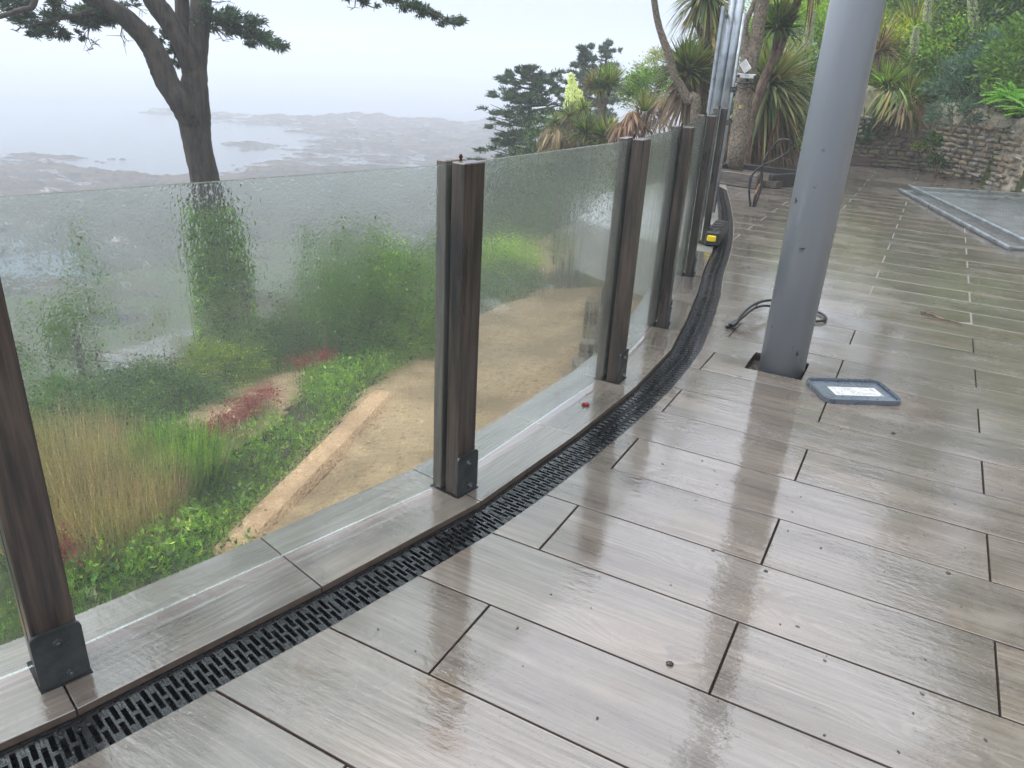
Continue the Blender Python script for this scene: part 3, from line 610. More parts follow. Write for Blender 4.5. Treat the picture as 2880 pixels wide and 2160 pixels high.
# bucket lid
t = empty('bucket_lid', (-.088, 3.712, .002), math.atan2(.194, .311)-.02, 'grey-blue rectangular bucket lid with rounded corners and a paper label, lying on the tiles', 'bucket lid')
w, d = .375, .262
def ring(bm, o1, o2, z0, z1):
    n = len(o1); A = [bm.verts.new((*p, z0)) for p in o1]; B = [bm.verts.new((*p, z0)) for p in o2]; C = [bm.verts.new((*p, z1)) for p in o1]; D = [bm.verts.new((*p, z1)) for p in o2]
    for i in range(n):
        j = (i+1) % n; bm.faces.new((A[i], A[j], C[j], C[i])); bm.faces.new((B[j], B[i], D[i], D[j])); bm.faces.new((C[i], C[j], D[j], D[i])); bm.faces.new((B[i], B[j], A[j], A[i]))
b = bmesh.new(); prism(b, orounded(w-.026, d-.026, .030), .003, .009); bmobj('panel', b, M['lid'], t)
b = bmesh.new(); ring(b, orounded(w, d, .045), orounded(w-.010, d-.010, .040), .0, .021); ring(b, orounded(w-.018, d-.018, .036), orounded(w-.026, d-.026, .032), .003, .019); ring(b, orounded(w-.0105, d-.0105, .0398), orounded(w-.0175, d-.0175, .0362), .006, .012)
ridge = bmobj('rim', b, M['lid'], t)
b = bmesh.new()
for i in range(15): box(b, (-w/2+.045+i*(w-.09)/14, d/2-.0145, .014), (.0022, .0085, .009)); 
for i in range(10): box(b, (w/2-.0145, -d/2+.045+i*(d-.09)/9, .014), (.0085, .0022, .009))
for i in range(6): box(b, (-w/2+.012+i*.006, -d/2+.0+max(0, .018-i*.006), .011), (.002, .004, .016))
tag(bmobj('rim_ribs', b, M['lid'], t), kind='stuff')
b = bmesh.new(); box(b, (.012, -.004, .0096), (.232, .098, .0008)); lb = bmobj('label', b, M['paper'], t)
b = bmesh.new()
for r_ in range(7):
    x = -.09
    while x < .10:
        l = rnd.uniform(.006, .028)
        if rnd.random() < .8: box(b, (x+l/2, .033-r_*.0115-.004, .0103), (l, rnd.choice((.0016, .0028, .004)), .0003))
        x += l+rnd.uniform(.003, .01)
box(b, (.118, -.046, .0103), (.010, .010, .0003)); bmobj('print', b, M['ink'], lb)
# cable behind the column
def cable(name, P, r, m, parent=None, k=8): return tube(name, P, [r, r], m, parent, n=8, k=k)
t = empty('power_cable', (-.80, 4.37, 0), 0, 'black power cable lying behind the steel column, its cut end on the left', 'cable')
def rel(t, P): l = Vector(t.location); return [Vector(p)-l for p in P]
cable('cord', rel(t, [(-.80, 4.39, .03), (-.79, 4.47, .06), (-.76, 4.62, .085), (-.70, 4.80, .08), (-.58, 4.95, .05), (-.46, 5.0, .016), (-.38, 4.93, .012), (-.36, 4.83, .012), (-.42, 4.76, .012), (-.55, 4.72, .012)]), .0085, M['cable'], t)
cable('cord', rel(t, [(-.80, 4.39, .025), (-.78, 4.47, .045), (-.75, 4.60, .068), (-.70, 4.74, .060), (-.60, 4.84, .03), (-.5, 4.88, .014)]), .0075, M['cable'], t)
b = bmesh.new(); cyl(b, (0, .02, .03), (-.018, -.035, .012), .016, .020, 8); box(b, (-.03, -.045, .010), (.035, .02, .014), .6); box(b, (.005, -.05, .010), (.02, .03, .012), -.3); bmobj('cut_end', b, M['cable'], t)
# rusty bar with cable loops
t = empty('rusty_bar', (-1.69, 8.88, 0), 0, 'rusty ribbed steel bar standing out of the terrace with black cables looped round it', 'steel bar')
tube('bar', [(.02, .02, -.02), (.05, .02, .4), (.09, .05, .75), (.115, .05, 1.04)], [.011, .010], M['rust'], t, n=8)
b = bmesh.new()
for i in range(42):
    z = .05+i*.0235; x = np.interp(z, [0, .4, .75, 1.04], [.022, .05, .09, .115]); y = np.interp(z, [0, .4, .75, 1.04], [.02, .02, .05, .05])
    cyl(b, (x, y, z), (x+.001, y, z+.006), .0145, n=8)
bmobj('rib', b, M['rust'], t)
cable('cable_loop', [(.0, -.02, 0), (-.04, -.02, .18), (-.035, -.01, .34), (.05, .0, .45), (.20, .02, .54), (.30, .03, .64), (.28, .03, .73), (.17, .02, .72), (.085, .01, .58), (.055, .0, .44), (.075, -.01, .2), (.05, -.02, 0)], .0105, M['cable'], t)
cable('cable_loop', [(-.01, .0, 0), (-.055, .0, .2), (-.05, .0, .33), (.03, .01, .42), (.05, .01, .3), (.03, .01, 0)], .009, M['cable'], t)
b = bmesh.new(); box(b, (.045, -.03, .20), (.02, .006, .12), rot=Matrix.Rotation(.25, 4, 'Y')); bmobj('orange_tape', b, M['sandlog'], t)
# black fence foot with yellow catch on the kerb
t = empty('rubber_fence_foot', (-1.536, 6.76, 0), math.atan2(1.0, -.12), 'black rubber fence foot block with a yellow insert, beside the last post', 'fence foot')
b = bmesh.new(); box(b, (0, 0, .0645), (.60, .125, .125), bev=.014)
body = bmobj('body', b, M['rubber'], t)
b = bmesh.new()
for x in (-.24, -.12, .0, .12, .24):
    for y in (-.028, .028): box(b, (x, y, .1275), (.075, .036, .004), bev=.0015)
tag(bmobj('socket_shade', b, M['black'], t), kind='stuff')  # black plates on the top face paint the shade inside the socket holes
b = bmesh.new()
for x in (-.18, -.06, .06, .18): box(b, (x, 0, .131), (.022, .10, .012), bev=.004)
tag(bmobj('ridges', b, M['rubber'], t), kind='stuff')
b = bmesh.new(); box(b, (-.305, .005, .070), (.03, .075, .050), bev=.008); bmobj('insert', b, M['yellow'], t)
# tree planter box on the terrace with sleeper front
t = empty('tree_planter', (-2.25, 10.48, 0), R(-9), 'low planter box of dark stained sleepers round the foot of the forked tree', 'planter')
b = bmesh.new(); box(b, (0, 0, .088), (.66, .22, .172), bev=.008); bmobj('sleeper', b, M['timber'], t)
b = bmesh.new(); box(b, (-.36, .55, .11), (.10, .9, .20), rot=Matrix.Rotation(.10, 4, 'Z'), bev=.005); bmobj('sleeper', b, M['black'], t)
b = bmesh.new(); box(b, (.52, .60, .085), (.07, .9, .165), rot=Matrix.Rotation(-.25, 4, 'Z'), bev=.005); bmobj('sleeper', b, M['rubber'], t)
b = bmesh.new(); box(b, (.1, 1.05, .085), (1.0, .08, .165), bev=.005); bmobj('sleeper', b, M['rubber'], t)
b = bmesh.new(); box(b, (.08, .58, .05), (.85, .9, .08)); bmobj('soil', b, M['soil'], t)
# board edging along the back
t = empty('bed_edging', (-2.2, 14.45, 0), 0, 'long reddish brown board edging the planting bed at the back of the terrace', 'edging')
def board(n, a, c, w, z0, z1, m, t):
    a, c = Vector(a), Vector(c); mid = (a+c)/2; b = bmesh.new(); box(b, (0, 0, 0), ((c-a).length, w, z1-z0), bev=.004); o = bmobj(n, b, m, t)
    o.location = (mid.x-t.location.x, mid.y-t.location.y, (z0+z1)/2); o.rotation_euler = (0, 0, math.atan2((c-a).y, (c-a).x)); return o
board('board', (-3.6, 14.40), (-2.25, 14.62), .05, 0, .17, M['redboard'], t); board('board', (-2.24, 14.62), (-.95, 14.83), .05, 0, .16, M['redboard'], t)
board('ledge', (-3.5, 14.1), (-2.2, 14.34), .34, -.02, .03, M['concrete'], t)
# fence panels lying flat
def fpanel(name, c0, u, v, LU, LV, z, label, stand=False):
    """rectangular mesh panel; corner c0, unit axes u, v"""
    t = empty(name, c0, 0, label, 'fence panel', 'galvanised fence panels'); u, v = Vector(u).normalized(), Vector(v).normalized(); r = .021
    for a, c in ((-u*.16, u*(LU+.0)), (-u*.16+v*LV, u*LU+v*LV)):
        b = bmesh.new(); cyl(b, a, c, r, n=14); bmobj('frame_tube', b, M['tube'], t, smooth=False)
    for k in (0, LU-.05):
        b = bmesh.new(); cyl(b, u*k, u*k+v*LV, r*.9, n=14); bmobj('frame_tube', b, M['tube'], t)
    V, F = [], []; n1 = int(LV/.012); wr = .0014
    segs = []
    for i in range(1, int(LU/.075)): segs.append((u*(i*.075), u*(i*.075)+v*LV))
    for i in range(1, int(LV/.03)): segs.append((v*(i*.03), v*(i*.03)+u*(LU-.05)))
    nrm = u.cross(v); V = []; F = []
    for a, c in segs:
        d = (c-a).normalized(); s = d.cross(nrm)*wr; n = nrm*wr; k = len(V)
        V += [a-s, a+n, a+s, c-s, c+n, c+s]; F += [(k, k+1, k+4, k+3), (k+1, k+2, k+5, k+4)]
    tag(fmesh('mesh_wires', [tuple(x) for x in V], F, M['tube'], t), kind='stuff'); return t
fpanel('fence_panel', (-.17, 11.80, .068), (1.13, -3.40, 0), (1.52, .72, 0), 3.5, 2.0, 0, 'upper galvanised mesh fence panel lying flat on the tiles near the stone wall')
fpanel('fence_panel', (-.27, 11.62, .024), (1.08, -3.42, 0), (1.52, .66, 0), 3.55, 2.0, 0, 'lower galvanised fence panel, mostly hidden beneath the other panel lying on the tiles')
# upright panel and posts beyond the end of the balustrade
q0, q1 = at(1993, 315, 7.9), at(2012, 315, 9.1); q0.z = q1.z = .02
t = fpanel('fence_panel', tuple(q0), (0, 0, 1), tuple(q1-q0), 1.90, 1.2, 0, 'upright mesh fence panel seen edge-on behind the last glass pane')
for i, (px_, D_, h_, r_) in enumerate(((2019, 8.2, 2.9, .036), (2038, 8.1, 2.95, .038), (2052, 8.4, 1.93, .021))):
    q_ = at(px_, 300, D_); t = empty('metal_post', (q_.x, q_.y, -.03), 0, ('thick galvanised upright nearest the upright mesh panel', 'thickest galvanised upright, middle of three beyond the balustrade end', 'thin shorter galvanised upright right of two thick ones')[i], 'metal post', 'galvanised uprights beyond the balustrade')
    b = bmesh.new(); cyl(b, (0, 0, 0), (0, 0, h_), r_, n=20); bmobj('tube', b, M['tube'], t, smooth=True)
    for z in (.95, 1.25) if i else (.5,):
        b = bmesh.new(); box(b, (r_+.008, 0, z), (.03, .03, .05), bev=.004); cyl(b, (r_+.02, 0, z), (r_+.045, 0, z), .008, n=6); bmobj('clip', b, M['steel'], t)
# red clip and twigs, stones
b = bmesh.new(); box(b, (0, 0, .006), (.034, .014, .008), bev=.002); box(b, (-.008, 0, .012), (.006, .012, .006)); box(b, (.008, 0, .012), (.006, .012, .006))
o = bmobj('red_clip', b, M['red'], None, (-1.095, 2.84, .0)); o.rotation_euler = (0, 0, .4); tag(o, 'small red plastic clip lying on the kerb tiles by the glass foot', 'clip')
def twig(P, r, label, leaf=False):
    t = empty('twig', P[0], 0, label, 'twig', 'bits of dead wood on the terrace'); tube('stick', [Vector(p)-Vector(P[0]) for p in P], [r, r*.8, r*.4], M['rbark'], t, n=6, rough=.3)
    if leaf: d = Vector(P[1])-Vector(P[0]); tube('side_stick', [d, d+Vector((.02, .05, .01)), d+Vector((-.02, .08, .004))], [r*.6, r*.3], M['rbark'], t, n=5)
twig([(.155, 5.46, .008), (.20, 5.40, .018), (.27, 5.36, .010), (.36, 5.34, .012), (.385, 5.31, .006)], .0075, 'thin dark twig lying on the wet tiles right of the column', True)
twig([(.54, 12.9, .01), (.62, 12.88, .03), (.72, 12.8, .01)], .014, 'dark dead twig on the tiles close under the pale rock wall')
twig([(.12, 12.9, .01), (.2, 12.95, .02), (.25, 12.88, .01)], .012, 'small dark scrap of bark between the fence panel and the wall', True)
twig([(.80, 12.2, .01), (.92, 12.15, .04), (1.03, 12.1, .01)], .014, 'dead twig beside the far edge of the lying fence panels', True)
twig([(.15, 14.2, .01), (.3, 14.1, .03), (.45, 14.05, .01)], .02, 'brown dead frond piece at the foot of the stone wall')
for x, y, r_, lb in ((-.292, 1.52, .008, 'dark round pebble on the tiles in the foreground'), (.115, 3.34, .007, 'small dark pebble right of the bucket lid'), (-.16, 2.05, .005, 'tiny dark pebble on a near tile below the column reflection'), (.33, 2.35, .006, 'small brown pebble on the right-hand foreground tiles')):
    b = bmesh.new(); bmesh.ops.create_icosphere(b, subdivisions=2, radius=r_, matrix=Matrix.Diagonal((1.25, 1, .55, 1)))
    for v_ in b.verts: v_.co *= 1+rnd.uniform(-.12, .12)
    tag(bmobj('pebble', b, M['soil'] if 'brown' in lb else M['rubber'], None, (x, y, r_*.5), smooth=True), lb, 'pebble', 'pebbles on the terrace')
b = bmesh.new()
for i in range(260):
    y = abs(rnd.gauss(0, 1))*5+1.2; x = rnd.uniform(edge_x(y)+.05, min(3, .12*y+.6)); r_ = rnd.uniform(.0012, .0036)
    if math.hypot(x+.43, y-3.82) < .2: continue
    bmesh.ops.create_icosphere(b, subdivisions=1, radius=r_, matrix=Matrix.Translation((x, y, r_*.4)) @ Matrix.Rotation(rnd.uniform(0, 3), 4, 'Z') @ Matrix.Diagonal((rnd.uniform(1, 2.2), 1, .6, 1)))
tag(bmobj('grit', b, M['soil']), kind='stuff')
# ---------------------------------------------------------------- stone wall
wall = empty('stone_wall', (-.1, 15.05, 0), 0, 'low rough rubble stone retaining wall under the overgrown bank, pale at its right end', 'wall')
WP = [(-1.55, 14.80), (-.1, 15.07), (.62, 14.22), (1.25, 13.12), (2.42, 11.22), (4.02, 9.22)]
def wl(o): o.location = Vector(o.location)-Vector(wall.location); o.parent = wall; return o
cum = [0]
for a, c in zip(WP, WP[1:]): cum.append(cum[-1]+math.dist(a, c))
def wpt(s):
    s = max(0, min(s, cum[-1]-1e-6)); i = max(j for j in range(len(cum)) if cum[j] <= s); i = min(i, len(WP)-2); f = (s-cum[i])/(cum[i+1]-cum[i])
    a, c = Vector(WP[i]), Vector(WP[i+1]); t = (c-a).normalized(); return a+(c-a)*f, t
def wtop(s): return .96+.10*math.sin(s*1.7)+.12*math.sin(s*3.9+1)+(.16 if .2 < s < .9 or 2.0 < s < 2.8 else 0)
V, F = [], []; ns, nz = 150, 12; g = np.random.default_rng(3)
for i in range(ns+1):
    s = cum[-1]*i/ns; p, tt = wpt(s); nrm = Vector((tt.y, -tt.x))
    for j in range(nz+1):
        z = -.02+(wtop(s)+.02)*j/nz; o_ = .02*g.normal()+.05*math.sin(s*5+z*4)*.4-.10*z+(.10*math.sin(s*2.1)+.07*g.random() if s > 2.9 else 0)
        q = p+nrm*(-.055+o_*.6); V.append((q.x, q.y, z))
    q = p-nrm*.45; V.append((q.x, q.y, wtop(s)+.03))
m_ = nz+2; F = [(i*m_+j, (i+1)*m_+j, (i+1)*m_+j+1, i*m_+j+1) for i in range(ns) for j in range(nz+1)]
wl(fmesh('core', V, F, M['mortar'], smooth=False))
def rockmesh(seed, fl):
    g = random.Random(seed); b = bmesh.new(); bmesh.ops.create_cube(b, size=1); bmesh.ops.subdivide_edges(b, edges=b.edges[:], cuts=1, use_grid_fill=True)
    for v_ in b.verts:
        l = v_.co.length; v_.co *= (.62/l)**.55; v_.co += Vector([g.uniform(-.07, .07) for _ in range(3)])
        v_.co.z *= 1-.12*g.random()
    b.normal_update(); me = bpy.data.meshes.new('stone'); b.to_mesh(me); b.free(); me.materials.append(M['stone']); return me
RM = [rockmesh(i, 0) for i in range(10)]; ns_ = 0
z = .0; row = 0
while z < 1.15:
    hh = rnd.uniform(.055, .085); s = rnd.uniform(0, .1)
    while s < cum[-1]:
        l = rnd.uniform(.09, .24)*(1.35 if s > 3.2 else 1)
        if z+hh < wtop(s)+.05 and ns_ < 298 and (s < 4.6 or rnd.random() < .3):
            if not (s > 2.9 and rnd.random() < .22):
                p, tt = wpt(s+l/2); nrm = Vector((tt.y, -tt.x)); q = p+nrm*(-.05-.10*z*.6+rnd.uniform(-.02, .025)+(.06*math.sin((s)*2.1) if s > 2.9 else 0))
                o = link('stone', rnd.choice(RM), None, (q.x, q.y, z+hh/2)); o.scale = (l*.98, rnd.uniform(.10, .15), hh*rnd.uniform(.85, 1.1))
                o.rotation_euler = (rnd.gauss(0, .08), rnd.gauss(0, .07), math.atan2(tt.y, tt.x)+rnd.gauss(0, .09)); wl(o); ns_ += 1
        s += l+rnd.uniform(.004, .02)
    z += hh+.006
# ---------------------------------------------------------------- timber steps and fence below the terrace
def gpt(px, py, D): return hit(px, py, D)
t = empty('garden_steps', gpt(1690, 1000, 6.0), 0, 'weathered timber steps with square posts going down beside the retaining wall', 'steps'); t0 = Vector(t.location)
for (px, py, D, h_) in ((1668, 842, 6.6, .95), (1712, 812, 7.2, 1.05), (1655, 960, 5.6, .8)):
    p = at(px, py, D); b = bmesh.new(); box(b, (0, 0, -h_/2), (.13, .13, h_), .3, bev=.006); bmobj('post', b, M['timber'], t, p-t0)
for i in range(5):
    p = at(1725-i*24, 905+i*55, 6.6-i*.55); b = bmesh.new(); box(b, (0, 0, -.1), (.9, .09, .2), -1.0, bev=.006); bmobj('riser', b, M['timber'], t, p-t0)
a, c = at(1705, 925, 6.3), at(1560, 1130, 4.9); b = bmesh.new(); d = c-a
cyl(b, a-t0, c-t0, .03, n=8); bmobj('handrail', b, M['timber'], t)
# long sandy timber edging below
a, c = Vector(gpt(1085, 1125, 9.5)), Vector(gpt(640, 1590, 6.0)); mid = (a+c)/2; d = c-a; up_ = .16
b = bmesh.new(); box(b, (0, 0, 0), (d.length, .36, .20), bev=.07)
o = bmobj('timber_edging', b, M['sandlog'], None, mid+Vector((0, 0, .06))); o.rotation_euler = d.to_track_quat('X', 'Z').to_euler()
tag(o, 'long sandy-orange timber edging beam running down beside the garden path', 'edging')
for i, (px, py, D) in enumerate(((235, 1090, 11.6), (60, 1160, 12), (700, 985, 15.5))):
    p = Vector(gpt(px, py, D)); t = empty('garden_fence_post', p, 0, ('rough wooden fence post rising from the green hedge on the left of the garden', 'rough wooden fence post at the far left edge behind the beads on the glass', 'short fence post by the foot of the big ivy-clad tree')[i], 'fence post', 'fence posts at the garden edge')
    b = bmesh.new(); cyl(b, (0, 0, -.2), (.02, .02, 1.25), .06, .05, 10); bmobj('stake', b, M['timber'], t)
    b = bmesh.new(); cyl(b, (0, 0, 1.0), (1.4, 1.1, .8), .006, n=5); cyl(b, (0, 0, .6), (1.4, 1.1, .45), .006, n=5); bmobj('wire', b, M['rust'], t)
# ================================================================ VEGETATION
GR = dict(mid=[(.062, .115, .022), (.09, .155, .03), (.048, .09, .02)], bright=[(.15, .24, .03), (.12, .21, .032), (.20, .27, .05)], dark=[(.018, .045, .016), (.03, .062, .02)],
          strap=[(.085, .13, .03), (.13, .17, .045), (.06, .105, .028), (.19, .19, .055)], blue=[(.055, .10, .075), (.04, .08, .06), (.08, .13, .09)], dead=[(.125, .085, .05), (.18, .125, .075), (.085, .058, .036)],
          tan=[(.22, .165, .09), (.18, .14, .075), (.14, .12, .06)], pine=[(.025, .05, .026), (.04, .07, .035), (.018, .035, .02)], yel=[(.27, .28, .03), (.20, .25, .035)])
def sph(n, lo=-1., hi=1., g=rng):
    z = g.uniform(lo, hi, n); a = g.uniform(0, 2*np.pi, n); r = np.sqrt(1-z*z); return np.stack([r*np.cos(a), r*np.sin(a), z], 1)
def head_arr(c, rad, n, cols, lo=-.5, W=.045, droop=.35, dead=.12, axis=None, hi=1., seed=0):
    g = np.random.default_rng(seed+77); d = sph(n, lo, hi, g)
    if axis is not None: d = unit(d+np.array(axis))
    base = np.array(c, float)+d*rad*.05+g.normal(0, rad*.03, (n, 3)); L = rad*g.uniform(.72, 1.08, n)
    col = jit(cols, n, .22, g); k = (g.random(n) < dead) | ((d[:, 2] < -.25) & (g.random(n) < .55)); col[k] = jit(GR['dead'], k.sum(), .2, g)
    return straps(base, d, L, W*g.uniform(.7, 1.1, n), droop*g.uniform(.3, 1.3, n)*(1-.6*np.clip(d[:, 2], 0, 1)), col, 5, g)
def skirt_arr(c, r, L, n, seed=0, cols=None):
    g = np.random.default_rng(seed+5); a = g.uniform(0, 6.283, n); rr_ = r*g.uniform(.3, 1, n); base = np.array(c)+np.stack([np.cos(a)*rr_, np.sin(a)*rr_, g.uniform(-.3, .25, n)*L], 1)
    d = unit(np.stack([np.cos(a)*.5, np.sin(a)*.5, -np.ones(n)*g.uniform(.2, 1.1, n)], 1)); return straps(base, d, L*g.uniform(.5, 1.05, n), .035, .25, jit(cols or GR['dead'], n, .25, g), 4, g)
def fol(name, arr, parent): 
    o = fmesh(name, arr[0]-(np.array(parent.location) if parent is not None else 0), arr[1], M['leaf'], parent, arr[2]); return o
def trunk(t, P, rad, m, name='trunk', n=10, rough=.12, seed=0):
    l = Vector(t.location); return tube(name, [Vector(p)-l for p in P], rad, m, t, n=n, k=6, rough=rough, seed=seed)
def clump_leaves(c, radii, n, size, cols, seed=0, clumps=26, aspect=.42, shell=.55, up=.25):
    """leaves gathered in clumps through an ellipsoid volume"""
    g = np.random.default_rng(seed+300); c = np.array(c, float); radii = np.array(radii, float)
    K = sph(clumps, -.6, 1, g)*g.uniform(shell, 1, (clumps, 1))**.6; cr = g.uniform(.16, .36, clumps); i = g.integers(0, clumps, n)
    loc = K[i]+g.normal(0, 1, (n, 3))*cr[i][:, None]*.55
    p = c+loc*radii; d = unit(loc*np.array([1, 1, .6])*radii+g.normal(0, .5, (n, 3))*radii.mean()+np.array([0, 0, up])*radii.mean())
    tone = g.uniform(.72, 1.25, clumps)[i][:, None]
    return diamonds(p, d, size*g.uniform(.6, 1.25, n), size*aspect*g.uniform(.7, 1.2, n), np.clip(jit(cols, n, .2, g)*tone, .004, .8), g)
def shrub(name, base, radii, n, size, cols, label, cat='shrub', group=None, seed=0, clumps=26, aspect=.42, stems=5, extra=None):
    base = Vector(base); t = empty(name, base, 0, label, cat, group); g = random.Random(seed); c = base+Vector((0, 0, radii[2]*.75))
    arr = clump_leaves(c, radii, n, size, cols, seed, clumps, aspect)
    if extra is not None: arr = merge([arr]+extra)
    fol('foliage', arr, t)
    b = bmesh.new()
    for i in range(stems):
        a = g.uniform(0, 6.28); q = Vector((math.cos(a)*radii[0]*.5, math.sin(a)*radii[1]*.5, radii[2]*g.uniform(.7, 1.3))); cyl(b, (0, 0, -.15), q, .012+radii[2]*.012, .006, 6)
    bmobj('stem', b, M['rbark'], t); return t
def conifer_branch(P, rad, n, size, seed, cols=None, spread=.25, start=.25, flat=.35):
    """needle sprays gathered along a path (world points)"""
    g = np.random.default_rng(seed+900); C = crom(P, 8); m = len(C); u = g.uniform(start, 1, n)**.8; i = np.clip((u*(m-1)).astype(int), 0, m-2); f = (u*(m-1)-i)[:, None]
    p = C[i]*(1-f)+C[i+1]*f; tg = unit(C[i+1]-C[i]); K = max(6, n//90); ki = g.integers(0, K, n); ku = np.sort(g.uniform(start, 1, K)); koff = g.normal(0, 1, (K, 3))*np.array([1, 1, flat])*spread
    idx = np.clip((ku[ki]*(m-1)).astype(int), 0, m-1); q = C[idx]+koff[ki]+g.normal(0, 1, (n, 3))*np.array([1, 1, flat*1.2])*spread*.33
    tgk = unit(C[np.clip(idx+1, 0, m-1)]-C[np.clip(idx-1, 0, m-1)])
    d = unit(tgk*.8+g.normal(0, .55, (n, 3))+unit(koff[ki])*.5+np.array([0, 0, .35]))
    return diamonds(q, d, size*g.uniform(.6, 1.3, n), size*.26, jit(cols or GR['pine'], n, .3, g), g)
# ---------------------------------------------------------------- the big pine
D0 = 14.8; base = at(640, 985, 14.6); base.z = gz(base.x, base.y)-.2
t = empty('pine_tree', base, 0, 'big dark-barked forked pine standing alone against the sea, ivy round its foot', 'tree')
trunk(t, [base, at(628, 800, D0), at(607, 680, D0), at(590, 580, D0), at(576, 506, D0), at(554, 398, D0), at(546, 325, D0), at(545, 265, D0), at(549, 190, D0), at(558, 108, D0), at(565, 0, D0), at(572, -160, D0), at(560, -420, D0)], [.36, .31, .285, .27, .25, .25, .27, .24, .19, .16, .155, .14, .08], M['bark'], n=16, rough=.10)
D1 = 14.5
limb = [at(545, 345, D0), at(512, 295, D1), at(470, 228, D1), at(447, 172, D1), at(416, 118, D1), at(362, 58, D1-.1), at(308, 22, D1-.2), at(250, -12, D1-.3), at(150, -70, D1-.5), at(0, -130, D1-.8)]
trunk(t, limb, [.22, .20, .19, .18, .17, .15, .13, .12, .09, .05], M['bark'], 'limb', 12, .10, 2)
trunk(t, [at(440, 180, D1), at(412, 130, D1+.1), at(380, 95, D1+.15), at(340, 55, D1+.2), at(310, 10, D1+.2), at(300, -60, D1)], [.10, .085, .08, .075, .07, .05], M['cbark'], 'limb', 9, .1, 3)
trunk(t, [at(548, 205, D0), at(524, 150, D0-.1), at(500, 100, D0-.1), at(465, 45, D0-.1), at(430, -5, D0-.1), at(400, -90, D0), at(390, -300, D0)], [.19, .18, .165, .16, .15, .13, .08], M['bark'], 'limb', 12, .1, 4)
trunk(t, [at(533, 270, D0+.2), at(528, 190, D0+.3), at(522, 120, D0+.2), at(514, 40, D0+.2), at(512, -60, D0+.2), at(520, -260, D0+.2)], [.10, .11, .12, .12, .11, .07], M['bark'], 'limb', 10, .1, 5)
trunk(t, [at(572, -120, D0), at(680, -190, D0), at(850, -120, D0-.5), at(960, -40, D0-.7), at(1060, -18, D0-.8), at(1150, 12, D0-.9), at(1220, 40, D0-.9), at(1280, 72, D0-.9)], [.11, .10, .07, .05, .04, .028, .018, .008], M['bark'], 'bough', 8, .15, 6)
trunk(t, [at(960, -40, D0-.7), at(1000, -10, D0-.7), at(1035, 15, D0-.7), at(1060, 24, D0-.7)], [.03, .022, .014, .006], M['bark'], 'bough', 6, .15, 7)
trunk(t, [at(575, 60, D0), at(620, 55, D0), at(670, 70, D0), at(715, 95, D0), at(765, 135, D0)], [.04, .035, .028, .02, .006], M['bark'], 'bough', 6, .15, 8)
trunk(t, [at(300, 22, D1-.2), at(230, 40, D1-.2), at(150, 55, D1-.3), at(70, 78, D1-.3)], [.06, .045, .03, .01], M['bark'], 'bough', 7, .15, 9)
trunk(t, [at(100, -100, D1-.6), at(95, 10, D1-.6), at(60, 28, D1-.6), at(-30, 55, D1-.6)], [.06, .045, .04, .03], M['bark'], 'bough', 7, .15, 10)
fa = [conifer_branch([at(330, 25, D1), at(270, 38, D1), at(190, 50, D1), at(120, 62, D1), at(60, 80, D1)], 0, 4200, .085, 1, None, .15, .0, .42),
      conifer_branch([at(330, 55, D1+.2), at(280, 62, D1+.2), at(225, 66, D1)], 0, 1700, .10, 2, None, .13, .0), conifer_branch([at(150, 85, D1), at(120, 92, D1), at(98, 103, D1)], 0, 420, .09, 3, None, .07, 0),
      conifer_branch([at(190, 85, D1), at(205, 100, D1), at(222, 108, D1)], 0, 330, .09, 4, None, .05, 0), conifer_branch([at(-40, 20, D1), at(20, 10, D1), at(90, 5, D1)], 0, 900, .10, 5, None, .14, 0),
      conifer_branch([at(590, 48, D0), at(640, 52, D0), at(690, 70, D0), at(728, 98, D0), at(766, 132, D0)], 0, 3300, .10, 6, None, .15, .0, .5), conifer_branch([at(600, 72, D0), at(660, 85, D0), at(720, 112, D0)], 0, 900, .09, 16, None, .10, .0, .6),
      conifer_branch([at(418, 78, D0), at(440, 88, D0), at(452, 92, D0)], 0, 300, .09, 7, None, .07, 0), conifer_branch([at(448, 105, D0), at(480, 125, D0), at(495, 140, D0)], 0, 420, .09, 8, None, .07, 0), conifer_branch([at(470, 155, D0), at(490, 172, D0), at(508, 185, D0)], 0, 350, .09, 9, None, .06, 0),
      conifer_branch([at(980, -20, D0-.7), at(1110, -2, D0-.8), at(1170, 20, D0-.9), at(1230, 42, D0-.9), at(1286, 74, D0-.9)], 0, 2500, .09, 10, None, .11, .0, .5), conifer_branch([at(1010, -5, D0-.7), at(1035, 12, D0-.7), at(1062, 24, D0-.7)], 0, 350, .085, 11, None, .06, 0),
      conifer_branch([at(345, 20, D1), at(372, 12, D1), at(385, -5, D1)], 0, 250, .09, 12, None, .07, 0), conifer_branch([at(170, 10, D1), at(130, 0, D1), at(60, -20, D1)], 0, 900, .10, 13, None, .15, 0)]
for s_ in range(16):        # crown above the frame
    a = s_*2.4; h_ = 6.5+s_*.28; c0 = Vector((base.x+.4, base.y, h_)); e_ = c0+Vector((math.cos(a)*3.4, math.sin(a)*3.4, .6-.05*s_)); fa.append(conifer_branch([c0, (c0+e_)/2+Vector((0, 0, .3)), e_], 0, 900, .2, 40+s_, None, .5, .3))
fol('needles', merge(fa), t)
g = np.random.default_rng(8); tw = bmesh.new(); bl = Vector(base)
